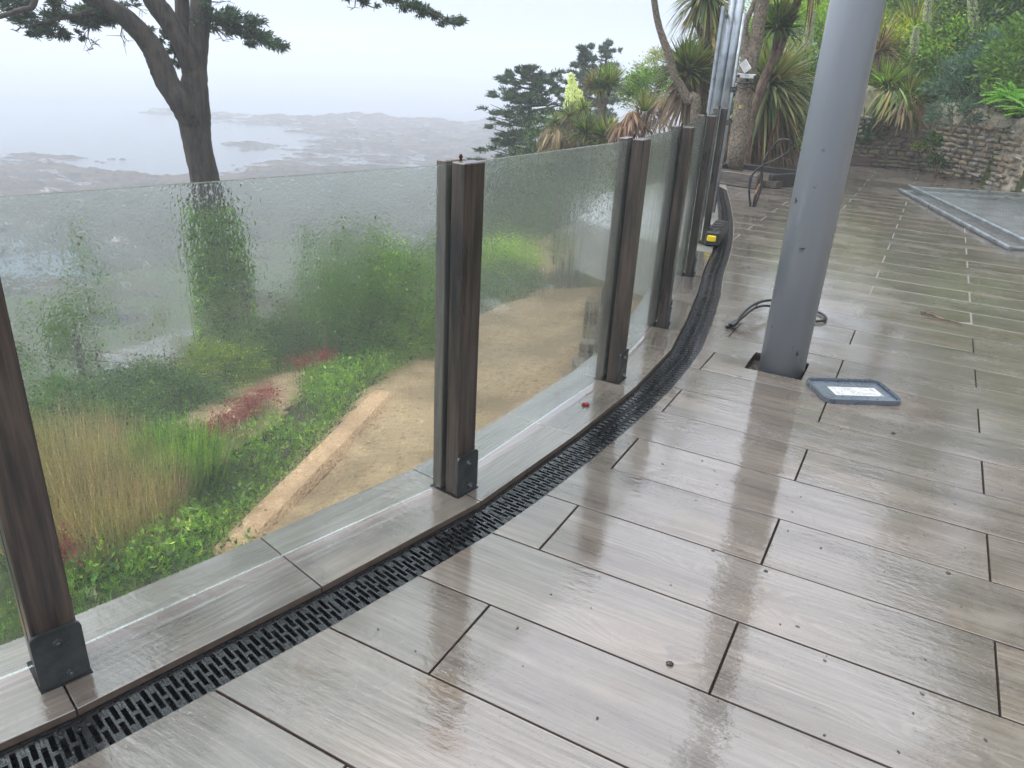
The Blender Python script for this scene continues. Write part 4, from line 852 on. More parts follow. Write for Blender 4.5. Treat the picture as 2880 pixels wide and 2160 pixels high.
for (x0, y0), (x1, y1) in (((250, 75), (262, 140)), ((255, 110), (282, 128)), ((345, 70), (352, 122)), ((350, 100), (362, 118)), ((60, 75), (28, 82)), ((150, 20), (140, 70)), ((350, 5), (410, 38)), ((410, -5), (425, 35)), ((595, 80), (640, 108)), ((610, 90), (628, 118)), ((590, 5), (650, 2)), ((75, 30), (110, 75)), ((1000, 0), (985, 30)), ((262, 135), (240, 142)), ((640, 100), (660, 112)), ((200, 20), (150, -5)), ((600, 20), (594, 30))):
    P = [at(x0, y0, D1)-bl, at((x0+x1)/2+g.normal(0, 5), (y0+y1)/2+g.normal(0, 3), D1)-bl, at(x1, y1, D1)-bl]
    cyl(tw, P[0], P[1], .012, .008, 5); cyl(tw, P[1], P[2], .008, .003, 5)
    for k in range(4):
        q = P[1]+(P[2]-P[1])*(k/4); cyl(tw, q, q+Vector(g.normal(0, .09, 3)), .005, .002, 4)
tag(bmobj('twigs', tw, M['bark'], t), kind='stuff')
# ivy clothing the lower trunk
n = 5200; u = g.random(n); Pp = crom([base, at(628, 800, D0), at(607, 680, D0), at(590, 580, D0)], 10); i = (u*(len(Pp)-1)).astype(int); d = sph(n, -.25, .25, g)
rad_ = (.34+.16*(1-u)+g.normal(0, .05, n))[:, None]; fol('ivy', diamonds(Pp[i]+d*rad_*np.where(u > .86, .9, 1)[:, None], unit(d+g.normal(0, .7, (n, 3))), .11, .08, jit(GR['mid']+GR['bright'], n, .3, g), g), t)
# ---------------------------------------------------------------- cypresses beyond the end of the garden
def cypress(base, H, width, label, seed, n=120, per=150, size=.22, lean=(0, 0), zlo=.05, cols=None, profile=None):
    g = random.Random(seed); base = Vector(base); t = empty('cypress_tree', base, 0, label, 'tree', 'cypresses beyond the garden'); top = base+Vector((lean[0], lean[1], H))
    trunk(t, [base, base.lerp(top, .35)+Vector((.1, .1, 0)), base.lerp(top, .7), top], [H*.028, H*.022, H*.013, .02], M['bark'], n=8, seed=seed)
    arrs = []; b = bmesh.new(); pf = profile or [(0, .75), (.15, 1), (.45, .85), (.75, .55), (.92, .3), (1, .08)]
    for i in range(n):
        f = zlo+(1-zlo)*i/n; w_ = width*np.interp(f, [p[0] for p in pf], [p[1] for p in pf])*g.uniform(.55, 1.15); a = i*2.399+g.uniform(-.3, .3); c0 = base.lerp(top, f); up_ = g.uniform(-.02, .28)*w_
        P = [c0, c0+Vector((math.cos(a)*w_*.5, math.sin(a)*w_*.5, up_*.7-.06*w_)), c0+Vector((math.cos(a)*w_, math.sin(a)*w_, up_))]
        arrs.append(conifer_branch(P, 0, per, size, seed*100+i, cols, w_*.13+.04, .25, .20)); cyl(b, P[0]-base, P[1]-base, .035*w_**.5, .02, 5); cyl(b, P[1]-base, P[2]-base, .02, .006, 5)
    fol('foliage', merge(arrs), t); tag(bmobj('branches', b, M['bark'], t), kind='stuff'); return t
def gb(px, py, D, dz=-.1): v = at(px, py, D); v.z = gz(v.x, v.y)+dz; return v
b0 = gb(1478, 430, 24); ptop = at(1470, 190, 24); cypress(b0, ptop.z-b0.z, 2.0, 'broad wind-shaped cypress with a flat top, nearest the sea edge', 3, 92, 380, .13, (.1, 0), .1, None, [(0, .6), (.1, 1.1), (.35, 1.05), (.6, .8), (.85, .78), (1, .35)])
b0 = gb(1625, 440, 28); ptop = at(1622, 125, 28); cypress(b0, ptop.z-b0.z, 1.25, 'tall pointed cypress, left of the two thin tops behind the flat-topped one', 4, 64, 260, .15, (0, 0), .2, [(.03, .05, .035), (.045, .068, .045)], [(0, 1), (.4, 1), (.6, .75), (.72, 1.15), (.8, .55), (1, .1)])
b0 = gb(1680, 440, 31); ptop = at(1678, 112, 31); cypress(b0, ptop.z-b0.z, .85, 'slim bare-stemmed cypress, the rightmost and thinnest of the tops', 5, 46, 190, .15, (0, 0), .35, [(.035, .055, .04), (.045, .068, .045)], [(0, 1), (.5, 1), (.68, .5), (.8, .75), (.9, .7), (1, .1)])
shrub('dark_shrub', gb(1530, 420, 22), (1.1, 1.0, 1.9), 5200, .10, GR['dark']+GR['mid'], 'dense green bush at the foot of the flat-topped cypress', seed=12, clumps=50)
# ---------------------------------------------------------------- cordylines and their kin
def cordyline(name, stems, heads, label, seed=0, m=None, cat='tree', group=None, skirts=(), n_extra=0):
    """stems: (points, radii); heads: (centre, radius, n, colours, droop, lo)"""
    t = empty(name, stems[0][0][0], 0, label, cat, group)
    for k, (P, rad) in enumerate(stems): trunk(t, P, rad, m or M['cbark'], 'trunk' if k == 0 else 'limb', 12, .10, seed+k)
    for k, h_ in enumerate(heads):
        c, r, n, cols, dr, lo = h_[:6]; W = h_[6] if len(h_) > 6 else r*.07
        fol('crown', head_arr(c, r, n, cols, lo, W, dr, h_[7] if len(h_) > 7 else .10, h_[8] if len(h_) > 8 else None, seed=seed*10+k), t)
    for c, r, L, n in skirts: fol('dead_leaves', skirt_arr(c, r, L, n, seed), t)
    return t
C1 = GR['strap']; gp = 'cordylines on the bank'
DP = 19.
cordyline('cordyline', [([gb(1687, 420, DP), at(1687, 357, DP), at(1691, 316, DP), at(1688, 285, DP), at(1685, 250, DP)], [.085, .075, .07, .055, .05]), ([at(1691, 316, DP), at(1702, 290, DP), at(1713, 256, DP)], [.06, .05, .045]), ([at(1690, 320, DP), at(1680, 295, DP), at(1672, 285, DP)], [.035, .03, .01])],
          [(at(1686, 246, DP), .52, 420, C1, .10, -.35, .030, .06), (at(1714, 240, DP), .56, 460, C1, .10, -.3, .030, .04), (at(1662, 236, DP), .34, 120, GR['dead'], .2, -.5, .03, .3)], 'round-headed cordyline on a short forked stem, standing out against the fog', 21, group=gp)
DY = 17.
t = empty('yucca', gb(1618, 420, DY), 0, 'yucca with a tall spire of cream flowers in front of the cypresses', 'yucca'); ya, yb = at(1622, 300, DY), at(1604, 205, DY)
trunk(t, [t.location, at(1620, 350, DY), ya, yb], [.06, .05, .02, .008], M['cbark'], 'flower_stem', 7)
g = np.random.default_rng(5); n = 900; u = g.random(n); a = g.uniform(0, 6.283, n); rr2 = (.27*(1-u)+.02)*np.sqrt(g.random(n)); c_ = np.array(ya)+(np.array(yb)-np.array(ya))*u[:, None]+np.stack([np.cos(a)*rr2, np.sin(a)*rr2, g.normal(0, .02, n)], 1)
fol('flowers', diamonds(c_, unit(np.stack([np.cos(a)*.4, np.sin(a)*.4, -np.ones(n)], 1)+g.normal(0, .3, (n, 3))), .055, .04, jit([(.55, .56, .30), (.42, .50, .20), (.62, .60, .38)], n, .15, g), g), t)
fol('crown', head_arr(at(1618, 345, DY), .42, 260, GR['strap'], -.3, .03, .2, seed=61), t)
for k, (px, py, r, D, sx, sy, lb) in enumerate(((1602, 320, .30, 16.5, 1588, 430, 'small tufted cordyline with pale upright leaves left of the cream flower spire'), (1641, 310, .30, 16.2, 1646, 424, 'small cordyline head on a thin kinked pale stem'), (1562, 345, .26, 16.8, 1580, 430, 'leftmost of the small cordylines, with a tan shaggy stem'), (1648, 372, .52, 15.6, 1652, 430, 'dark full rosette of sword leaves just above the streaky glass pane'), (1706, 388, .48, 15.4, 1704, 430, 'low fan of broad green leaves right above the glass, by the bare soil'))):
    cordyline('small_cordyline', [([gb(sx, sy, D), at((sx+px)/2+4, (sy+py)/2+8, D), at(px, py+6, D)], [.05, .04, .035])], [(at(px, py, D), r, 200 if r < .4 else 330, C1 if k != 3 else GR['dark']+C1[:2], .22, -.4, .026 if k < 4 else .05, .12)], lb, 30+k, group='small cordylines beyond the fence', skirts=[(at(px, py+14, D), .10, .25, 40)] if k in (0, 2) else ())
t = empty('dead_fronds', gb(1570, 440, 16.4), 0, 'shaggy tan mass of dead straps below the small cordylines', 'dead leaves'); fol('straps', merge([skirt_arr(at(1572, 375, 16.4), .32, .38, 260, 91, GR['tan']+GR['dead']), head_arr(at(1562, 400, 16.4), .42, 200, GR['dead']+GR['strap'], -.4, .03, .5, seed=92)]), t)
t = empty('dead_fronds', gb(1768, 420, 14.5), 0, 'pinkish dead frond hanging beside the bare soil slope', 'dead leaves'); fol('straps', merge([skirt_arr(at(1775, 330, 14.5), .10, .42, 120, 93, [(.22, .135, .09), (.17, .10, .065)]), skirt_arr(at(1750, 360, 14.5), .2, .28, 80, 94, [(.20, .13, .085), (.15, .095, .06)])]), t)
t = empty('dead_fronds', gb(1830, 360, 15.5), 0, 'wide brown tangle of dead palm leaves on the slope below the creeper bush', 'dead leaves'); fol('straps', merge([head_arr(at(x, y, 15.5), r, 120, [(.16, .095, .06), (.22, .14, .09)], -.6, .02, .6, seed=95+i) for i, (x, y, r) in enumerate(((1800, 330, .5), (1835, 310, .5), (1860, 335, .5), (1815, 355, .4)))]), t)
cordyline('fan_palm', [([gb(1812, 370, 15.3), at(1812, 320, 15.3)], [.04, .03])], [(at(1812, 312, 15.3), .46, 110, GR['strap'], .12, .25, .025, .2)], 'young palm with thin upright fronds among the brown tangle', 41)
cb_ = at(1828, 250, 19.8); cb_.z -= .45
shrub('creeper_bush', cb_, (.72, .7, .50), 8000, .075, GR['mid']+GR['bright'], 'rounded bright green creeper-covered bush on the skyline', seed=51, clumps=60)
o_ = at(1862, 185, 20.5); shrub('blossom_bush', (o_.x, o_.y, o_.z-.35), (.6, .6, .42), 3200, .06, [(.30, .27, .16), (.22, .23, .12), (.10, .15, .05)], 'pale tan-flowered bush topping the creeper bush on the skyline', seed=52, clumps=36)
shrub('green_bush', gb(1728, 410, 16.5), (.5, .5, .55), 2600, .07, GR['bright'], 'small fresh green bush between the round-headed cordyline and the soil slope', seed=53)
shrub('grey_green_bush', gb(1725, 360, 19), (.9, .7, .5), 2200, .08, [(.10, .13, .07), (.14, .16, .09)], 'grey-green low scrub behind the round-headed cordyline', seed=54)
shrub('green_bush', gb(1895, 390, 14.2), (.42, .42, .5), 3200, .07, GR['bright']+GR['mid'], 'bright green bush just behind the fourth post from the camera', seed=55)
DA = 12.8
cordyline('cordyline', [([gb(1962, 400, DA), at(1956, 336, DA), at(1935, 282, DA), at(1916, 244, DA), at(1894, 203, DA), at(1880, 152, DA), at(1861, 100, DA), at(1848, 54, DA), at(1840, 0, DA), at(1832, -60, DA), at(1850, -200, DA)], [.085, .08, .072, .07, .062, .058, .055, .05, .046, .05, .04])],
          [(at(1850, -210, DA), .55, 260, C1, .5, -.7, .04)], 'bare leaning cordyline trunk curving up out of the picture left of the steel uprights', 22, group=gp)
cordyline('cordyline', [([gb(1945, 330, 13.3), at(1944, 280, 13.3), at(1938, 215, 13.3)], [.07, .065, .06])], [(at(1936, 205, 13.3), .60, 560, [(.05, .085, .022), (.075, .11, .03), (.12, .13, .035)], .22, -.55, .042, .10, (0, 0, .35))], 'dense dark green spiky cordyline head left of the steel uprights', 23, group=gp, skirts=[(at(1940, 235, 13.3), .2, .7, 170)])
cordyline('cordyline', [([gb(1990, 330, 14), at(1984, 200, 14), at(1979, 130, 14), at(1970, 92, 14), at(1954, 49, 14), at(1954, 0, 14), at(1960, -60, 14)], [.09, .08, .07, .055, .048, .045, .04]), ([at(1979, 130, 14), at(1989, 103, 14), at(1991, 50, 14), at(1990, -20, 14)], [.06, .05, .045, .04])],
          [(at(1985, -12, 14), .62, 340, GR['strap'], .75, -.75, .036, .2)], 'dark forked cordyline with drooping leaves just left of the steel uprights', 24, M['rbark'], group=gp)
cordyline('cordyline', [([gb(2010, 330, 16), at(2008, 180, 16), at(2010, 95, 16)], [.07, .06, .05])], [(at(2010, 82, 16), .62, 420, GR['strap']+GR['yel'], .25, -.6, .036, .25), (at(2020, 170, 15), .55, 300, GR['strap']+[(.26, .18, .07)], .35, -.6, .04, .35)], 'yellowing cordyline half hidden behind the steel uprights', 25, group=gp, skirts=[(at(2010, 215, 15), .3, .8, 200)])
DT = 11.15
cordyline('forked_cordyline', [([(-2.42, 11.15, .05), at(2070, 434, DT), at(2081, 353, DT), at(2092, 271, DT), at(2103, 195, DT), at(2108, 160, DT)], [.130, .122, .114, .108, .115, .11]), ([at(2105, 180, DT), at(2122, 130, DT), at(2133, 68, DT), at(2143, 0, DT), at(2150, -120, DT), at(2140, -260, DT)], [.10, .092, .088, .085, .08, .07]),
          ([at(2104, 180, DT), at(2096, 130, DT), at(2092, 81, DT), at(2103, 50, DT), at(2124, 0, DT), at(2150, -90, DT)], [.085, .065, .055, .036, .034, .03])],
          [(at(2140, -280, DT), .62, 300, C1, .5, -.7, .04)], 'thick pale-barked forked tree growing from the planter box, camera strapped to it', 26)
DR = 12.1
cordyline('leaning_cordyline', [([gb(2092, 470, DR, .1), at(2097, 407, DR), at(2114, 325, DR), at(2133, 271, DR), at(2154, 212, DR), at(2187, 152, DR), at(2211, 90, DR), at(2228, 41, DR), at(2244, 0, DR), at(2290, -130, DR)], [.10, .085, .075, .068, .062, .057, .052, .052, .055, .05]), ([at(2160, 200, DR), at(2176, 150, DR), at(2184, 105, DR)], [.04, .045, .04])],
          [(at(2186, 88, DR), .50, 420, [(.045, .085, .025), (.07, .11, .035), (.12, .15, .05)], .55, -.55, .036, .06, (0, 0, .6)), (at(2290, -140, DR), .75, 260, C1, .6, -.7, .04)], 'reddish trunk leaning right from behind the forked tree, with a tufted side head', 27, M['rbark'])
cordyline('cordyline', [([gb(2150, 450, 13.4, .1), at(2150, 350, 13.4), at(2152, 265, 13.4)], [.09, .08, .07])], [(at(2162, 245, 13.1), 1.0, 760, [(.12, .16, .07), (.17, .20, .10), (.08, .12, .05), (.24, .22, .09)], .45, -.55, .042, .12), ], 'big grey-green head of arching leaves over a brown skirt, right of the forked tree', 28, group=gp, skirts=[(at(2130, 310, 13.4), .42, .95, 420), (at(2165, 340, 13.6), .3, .7, 160), (at(2075, 320, 13.2), .22, .8, 200)])
t = empty('flax_plant', (-1.62, 15.1, .25), 0, 'clump of stiff dark blue-green sword leaves behind the board edging', 'flax'); fol('leaves', merge([head_arr((-1.62, 15.1, .2), .80, 130, [(.02, .06, .04), (.03, .08, .05)], .25, .065, .08, .0, seed=70), head_arr((-1.15, 15.15, .3), .7, 90, [(.02, .06, .04), (.03, .075, .05)], .25, .06, .10, 0, seed=71)]), t)
shrub('ground_plant', (-2.1, 14.9, .05), (.22, .18, .14), 260, .08, [(.14, .28, .05)], 'tiny bright green plant at the foot of the brown leaf skirt', seed=72, stems=2)
# trail camera with solar panel, tag
cp = at(2100, 214, 10.98); t = empty('solar_camera', cp, R(14), 'white solar-powered garden camera with a tilted panel strapped to the forked tree', 'camera')
b = bmesh.new(); box(b, (0, 0, 0), (.235, .05, .055), bev=.008); hb_ = bmobj('housing', b, M['white'], t)
for x in (-.105, .105): b = bmesh.new(); cyl(b, (x, -.026, -.005), (x, -.045, -.005), .022, .020, 16); bmobj('lens', b, M['plastic'], hb_)
b = bmesh.new(); bmesh.ops.create_cube(b, size=1, matrix=Matrix.Translation((0, -.0255, .0)) @ Matrix.Diagonal((.001, .001, .001, 1)))
for cx in (-.011, .011):
    for i in range(14):
        a = i/14*6.283
        if cx < 0 and abs(math.atan2(math.sin(a), math.cos(a))) < .5: continue
        if cx > 0 and abs(abs(math.atan2(math.sin(a), math.cos(a)))-3.14) < .5: continue
        box(b, (cx+.010*math.cos(a), -.0262, .010*math.sin(a)), (.0055, .001, .0055))
bmobj('marking', b, M['ink'], hb_)
b = bmesh.new(); box(b, (0, 0, 0), (.10, .17, .012), rot=Matrix.Rotation(R(-8), 4, 'Z') @ Matrix.Rotation(R(-42), 4, 'Y') @ Matrix.Rotation(R(58), 4, 'X'), bev=.004); p_ = bmobj('panel', b, M['white'], t, (-.035, .0, .115))
b = bmesh.new(); box(b, (0, 0, .0075), (.085, .155, .002)); c2 = bmobj('cells', b, M['pv'], p_); c2.rotation_euler = (Matrix.Rotation(R(-8), 4, 'Z') @ Matrix.Rotation(R(-42), 4, 'Y') @ Matrix.Rotation(R(58), 4, 'X')).to_euler()
b = bmesh.new(); cyl(b, (0, .02, -.02), (0, .02, -.11), .03, n=10); cyl(b, (0, .03, -.05), (-.07, -.01, -.10), .012, n=8); cyl(b, (.02, .03, .02), (-.03, .03, .09), .008, n=6); bmobj('bracket', b, M['plastic'], t)
tube('strap', [(-.13, .12, -.08), (-.09, .0, -.085), (.0, -.035, -.08), (.10, .0, -.085), (.14, .12, -.08)], [.012, .012], M['plastic'], t, n=6)
tube('lead', [(-.05, .0, -.05), (-.11, -.01, -.12), (-.04, -.05, -.15), (.06, -.03, -.13), (.13, .02, -.19), (.10, .08, -.14)], [.006, .006], M['cable'], t, n=6)
b = bmesh.new(); box(b, (0, 0, 0), (.030, .004, .034), bev=.001); o = bmobj('tree_tag', b, M['yellow'], None, at(2082, 300, 11.0)); tag(o, 'small yellow-green tag pinned to the trunk of the forked tree', 'tag')
b = bmesh.new(); box(b, (0, -.003, 0), (.012, .001, .014)); bmobj('printed_mark', b, M['ink'], o)
# ---------------------------------------------------------------- bank above the wall
def echium(px0, py0, px1, py1, D, r, label, seed):
    a, c = at(px0, py0, D), at(px1, py1, D); b0_ = gb(px0, py0, D); t = empty('echium', b0_, 0, label, 'flower spike', 'tall echium flower spikes'); g = np.random.default_rng(seed)
    trunk(t, [b0_, a, c], [.02, .02, .008], M['cbark'], 'stem', 6); n = 1500; u = g.random(n); an = g.uniform(0, 6.283, n); rr_ = r*(1-u**2.2*.75)*np.sqrt(g.uniform(.45, 1, n)); p = np.array(a)+(np.array(c)-np.array(a))*u[:, None]+np.stack([np.cos(an)*rr_, np.sin(an)*rr_, 0*u], 1)
    fol('florets', diamonds(p, unit(np.stack([np.cos(an), np.sin(an), .5+0*an], 1)), .032, .026, jit([(.42, .42, .40), (.30, .32, .27), (.55, .54, .54), (.20, .22, .16)], n, .15, g), g), t)
    fol('leaves', head_arr(b0_.lerp(a, .6), .40, 160, GR['mid']+GR['blue'], -.5, .04, .3, seed=seed), t)
echium(2266, 140, 2287, 30, 15.2, .062, 'white echium spike standing just left of the steel column', 81); echium(2569, 150, 2577, 78, 15.6, .055, 'short grey echium spike just right of the steel column', 82)
echium(2604, 110, 2612, -30, 16.4, .065, 'tall echium spike reaching the top edge, second to the right of the column', 83); echium(2745, 100, 2728, -40, 16.2, .085, 'broad greying echium spike near the top right of the bank', 84); echium(2690, 80, 2683, -30, 17.2, .06, 'thin echium spike deep in the greenery of the bank', 85)
def bank(px, py, D): return gb(px, py, D, -.1)
def tuft(px, py, D, r, n, cols, label, seed, W=.025, droop=.5, lo=.05, name='strap_leaf_clump', cat='plant', zadd=0., group=None):
    p = at(px, py, D); t = empty(name, (p.x, p.y, p.z-r*.35+zadd), 0, label, cat, group); fol('leaves', head_arr(tuple(t.location), r, n, cols, lo, W, droop, .15, seed=seed), t); return t
tuft(2500, 210, 15.4, .62, 420, GR['strap']+GR['bright'], 'arching green strap-leaf clump right beside the column, above the wall', 101); tuft(2560, 250, 15.2, .55, 360, GR['strap'], 'strap-leaf clump on the wall top right of the column', 102)
tuft(2470, 80, 17.0, .75, 420, GR['yel']+GR['strap'], 'yellowish spiky clump high on the bank beside the column', 103, .03, .3); tuft(2580, 60, 17.5, .8, 420, GR['yel']+GR['strap'], 'tall yellow-green spiky clump between two echium spikes', 104, .03, .3)
tuft(2480, 110, 16.0, .6, 200, GR['dead'], 'rusty brown dead strap clump behind the column edge', 105, .025, .6, -.3); tuft(2650, 200, 15.6, .6, 380, GR['mid'], 'fresh green grassy clump on the middle of the bank', 106)
tuft(2420, 260, 15.6, .5, 300, GR['mid']+GR['dark'], 'dark green leafy clump hugging the left edge of the column', 107, .04, .5); tuft(2200, 170, 15.5, .75, 300, [(.10, .14, .05), (.2, .19, .08)], 'arching greenish clump behind the leaning trunk', 108, .03, .5, -.3)
t = empty('hanging_grass', at(2540, 270, 14.4), 0, 'dry tan straps hanging down over the face of the stone wall', 'dry grass'); fol('straps', merge([skirt_arr(at(2545, 285, 14.75), .24, .50, 110, 111, GR['tan']+GR['dead']+[(.16, .18, .06)]), skirt_arr(at(2510, 265, 14.8), .25, .4, 90, 112, GR['strap'])]), t)
SH = [(2500, 150, 16.6, (.6, .5, .5), 3200, .06, GR['yel']+GR['bright']+[(.5, .38, .02)], 'bush speckled with yellow flowers behind the column'), (2300, 110, 18.5, (1.5, 1.1, 1.0), 12000, .085, GR['bright'], 'large bright leafy bush filling the slope left of the column'), (2330, 30, 21, (1.6, 1.2, .9), 7000, .10, GR['bright']+GR['mid'], 'hedge-like green bush on the hill crest behind the echium'),
      (2230, 110, 20, (1.4, 1.2, .8), 6000, .10, GR['mid'], 'green bush on the crest behind the leaning cordyline'), (2290, 250, 15.6, (.55, .5, .6), 3200, .07, GR['dark']+GR['mid'], 'dark twiggy bush immediately left of the column'), (2240, 290, 15.8, (.7, .5, .6), 3000, .07, GR['dark'], 'dark green bush behind the arching grey-green leaves'),
      (2700, 150, 16.2, (.8, .7, .7), 5200, .085, GR['mid']+GR['bright'], 'leafy green shrub in the middle of the bank below the echiums'), (2790, 80, 17.5, (1.0, .9, .8), 6000, .09, GR['bright']+GR['mid'], 'light green shrub high at the right of the bank'), (2650, 30, 18.6, (1.1, .9, .8), 6000, .10, GR['mid'], 'mid green shrub along the top edge between echium spikes'),
      (2820, 190, 14.6, (.6, .5, .5), 3600, .10, GR['blue'], 'blue-grey narrow-leaved bush at the upper right'), (2740, 240, 14.4, (.55, .45, .4), 3000, .09, GR['blue'], 'bluish spurge bush on the wall top right of centre'), (2690, 320, 13.9, (.35, .3, .22), 1200, .08, GR['blue'], 'sprawling grey-leaved plant rooted in the top of the wall'),
      (2620, 400, 14.2, (.13, .1, .14), 420, .06, GR['dark']+GR['mid'], 'small weed growing out of the face of the stone wall'), (2590, 415, 14.45, (.12, .1, .08), 300, .05, GR['bright']+GR['dead'], 'yellowing moss-like weed low on the stone wall'), (2640, 455, 13.95, (.16, .12, .12), 600, .05, GR['dark'], 'dark scrubby weed at the foot of the wall'),
      (2900, 60, 17, (1.4, 1.2, 1.2), 5600, .12, GR['dark'], 'dark green bush at the top right corner'), (2960, 200, 13.5, (.8, .7, .7), 3600, .10, GR['mid'], 'leafy bush cut by the right edge of the photo')]
for k, (px, py, D, rad_, n, sz, cols, lb) in enumerate(SH):
    p = at(px, py, D); shrub('bank_shrub' if rad_[0] > .2 else 'wall_weed', (p.x, p.y, p.z-rad_[2]*.75), rad_, n, sz, cols, lb, 'shrub' if rad_[0] > .2 else 'weed', seed=120+k, clumps=20 if rad_[0] < .5 else 46, aspect=.42 if cols is not GR['blue'] else .22)
# ferns at the right
for k, (px, py, D, lb) in enumerate(((2862, 262, 12.4, 'bright green fern spilling over the wall at the right edge'), (2910, 300, 11.9, 'fern just outside the right edge on the wall top'))):
    p = at(px, py, D); t = empty('fern', (p.x, p.y, p.z-.1), 0, lb, 'fern', 'ferns on the wall top'); g = np.random.default_rng(140+k); arrs = []
    for f_ in range(34):
        d = sph(1, .15, .8, g)[0]; L_ = g.uniform(.3, .5); u = np.linspace(.1, 1, 26); pth = np.array(t.location)+d*L_*u[:, None]; pth[:, 2] -= .30*L_*u**2; sd_ = unit(np.cross(d, [0, 0, 1.]))
        for s_ in (-1, 1): arrs.append(diamonds(pth, unit(sd_*s_+d*.5+g.normal(0, .1, (26, 3))), .085*(1-u*.8)+.012, .02, jit([(.11, .24, .04), (.15, .30, .06)], 26, .15, g), g))
    fol('fronds', merge(arrs), t)
# undergrowth carpeting the bank: uncountable
def carpet(name, test, X, Y, n, size, cols, hgt, seed, aspect=.4, zf=T, dens=.6):
    g = np.random.default_rng(seed); x, y = g.uniform(*X, n), g.uniform(*Y, n); keep = test(x, y); x, y = x[keep], y[keep]; k = fbm(x, y, 1.1, 3, seed)+.5; kp = g.random(len(x)) < np.clip((k-.25)*2.6, .05, 1)*dens*1.6; x, y, k = x[kp], y[kp], k[kp]; m = len(x)
    z = zf(x, y)+g.random(m)*hgt*(.35+k*1.1); d = unit(g.normal(0, .6, (m, 3))+np.array([0, 0, .8])); tone = (.55+k*.9)[:, None]
    V, F, C = diamonds(np.stack([x, y, z], 1), d, size*g.uniform(.6, 1.5, m), size*aspect, np.clip(jit(cols, m, .25, g)*tone, .004, .8), g); return tag(fmesh(name, V, F, M['leaf'], None, C), kind='stuff')
carpet('bank_undergrowth', lambda x, y: (wall_dist(x, y) > .15) & (x > -2.6), (-3, 13), (5, 30), 130000, .13, GR['mid']+GR['dark']+GR['bright'], .55, 5)
carpet('hill_scrub', lambda x, y: (x < -2.2) & (y > 18.0) & (x > -9.5) & (T(x, y) > -5), (-11, 0), (15, 34), 50000, .13, GR['mid']+[(.12, .13, .06)], .40, 6)
# trees on the slope at the right (their crowns stand above the frame); the one over the wall is added to darken floor reflections
for k, (x, y, H, r, lb) in enumerate(((3.6, 19.2, 9.0, 2.4, 'dark-trunked tree on the bank at the top right corner'), (4.9, 10.4, 11.5, 3.0, 'unseen tree added over the wall at the right to darken the floor reflections'), (5.6, 16.5, 10.0, 3.0, 'tall leafy tree on the slope right of the photo'), (8.2, 11.5, 10.5, 3.2, 'broad leafy tree on the slope well right of the photo'), (-.2, 22.5, 7.5, 2.2, 'leafy tree on the hill behind the column'), (9.5, 5.5, 10, 3.0, 'leafy tree level with the camera, out to the right'))):
    z0 = gz(x, y); t = empty('broadleaf_tree', (x, y, z0-.2), 0, lb, 'tree', 'leafy trees on the right-hand slope'); T0 = Vector(t.location); H = H-z0*.6
    trunk(t, [T0, T0+Vector((.15, .1, H*.3)), T0+Vector((-.1, .2, H*.6)), T0+Vector((0, 0, H*.85))], [.20, .16, .11, .05], M['bark'], n=10)
    for q in range(6):
        a = q*1.05+k; s_ = T0+Vector((.05, .1, H*(.25+.07*q))); trunk(t, [s_, s_+Vector((math.cos(a)*r*.4, math.sin(a)*r*.4, H*.12)), s_+Vector((math.cos(a)*r*.8, math.sin(a)*r*.8, H*.2))], [.08, .05, .02], M['bark'], 'limb', 7, seed=q)
    fol('crown', clump_leaves(T0+Vector((0, 0, H*.66)), (r, r, H*.36), 6500, .24, GR['mid']+GR['dark'], 160+k, 60, .5), t)
def gh(px, py, D, dz=-.03): x, y, z = hit(px, py, D); return Vector((x, y, z+dz))
# ---------------------------------------------------------------- garden below the terrace
def grass(name, base, r, h_, n, cols, label, seed, cat='grass clump', W=.008, extra=None, droop=.12):
    g = np.random.default_rng(seed); base = Vector(base); t = empty(name, base, 0, label, cat); a = g.uniform(0, 6.283, n); q = r*np.sqrt(g.random(n))*.85
    b_ = np.array(base)+np.stack([np.cos(a)*q, np.sin(a)*q, 0*q], 1); d = unit(np.stack([np.cos(a)*.12, np.sin(a)*.12, np.ones(n)], 1)+g.normal(0, .13, (n, 3)))
    fol('blades', straps(b_, d, h_*g.uniform(.55, 1.1, n), W, droop*g.uniform(0, 1.4, n), jit(cols, n, .25, g), 4, g), t); return t
grass('tall_grass', gh(290, 1520, 6.2), .85, .92, 4200, [(.32, .235, .135), (.25, .18, .10), (.15, .13, .06)], 'tall clump of tan feathery grass at the left of the garden below', 200, W=.008); grass('tall_grass', gh(170, 1450, 6.6), .9, 1.1, 4200, [(.30, .22, .125), (.22, .165, .09), (.11, .12, .05)], 'second tan grass clump, right beside the nearest post', 201, W=.008)
grass('green_grass', gh(505, 1400, 6.8), .46, .88, 1900, GR['mid']+GR['bright'], 'deep green grass clump just right of the tall tan grass', 202, W=.018)
def reds(t0_, pts, D, seed, label):
    t = empty('red_flowers', gh(*t0_), 0, label, 'flowers'); g = np.random.default_rng(seed); A_, B_ = [], []
    for (px, py, DD) in pts:
        p = gh(px, py, DD); n = 24; c = np.array(p)+g.normal(0, .085, (n, 3))*[1, 1, .0]; top_ = c+g.normal(0, .04, (n, 3))+[0, 0, .42]; A_.append(straps(c, unit(top_-c), .42, .012, .05, jit(GR['mid'], n, .2, g), 2, g)); m = n*7; B_.append(diamonds(np.repeat(top_, 7, 0)+g.normal(0, .028, (m, 3)), sph(m, -1, 1, g), .035, .028, jit([(.20, .022, .03), (.15, .03, .035)], m, .2, g), g))
    fol('stems', merge(A_), t); fol('blooms', merge(B_), t)
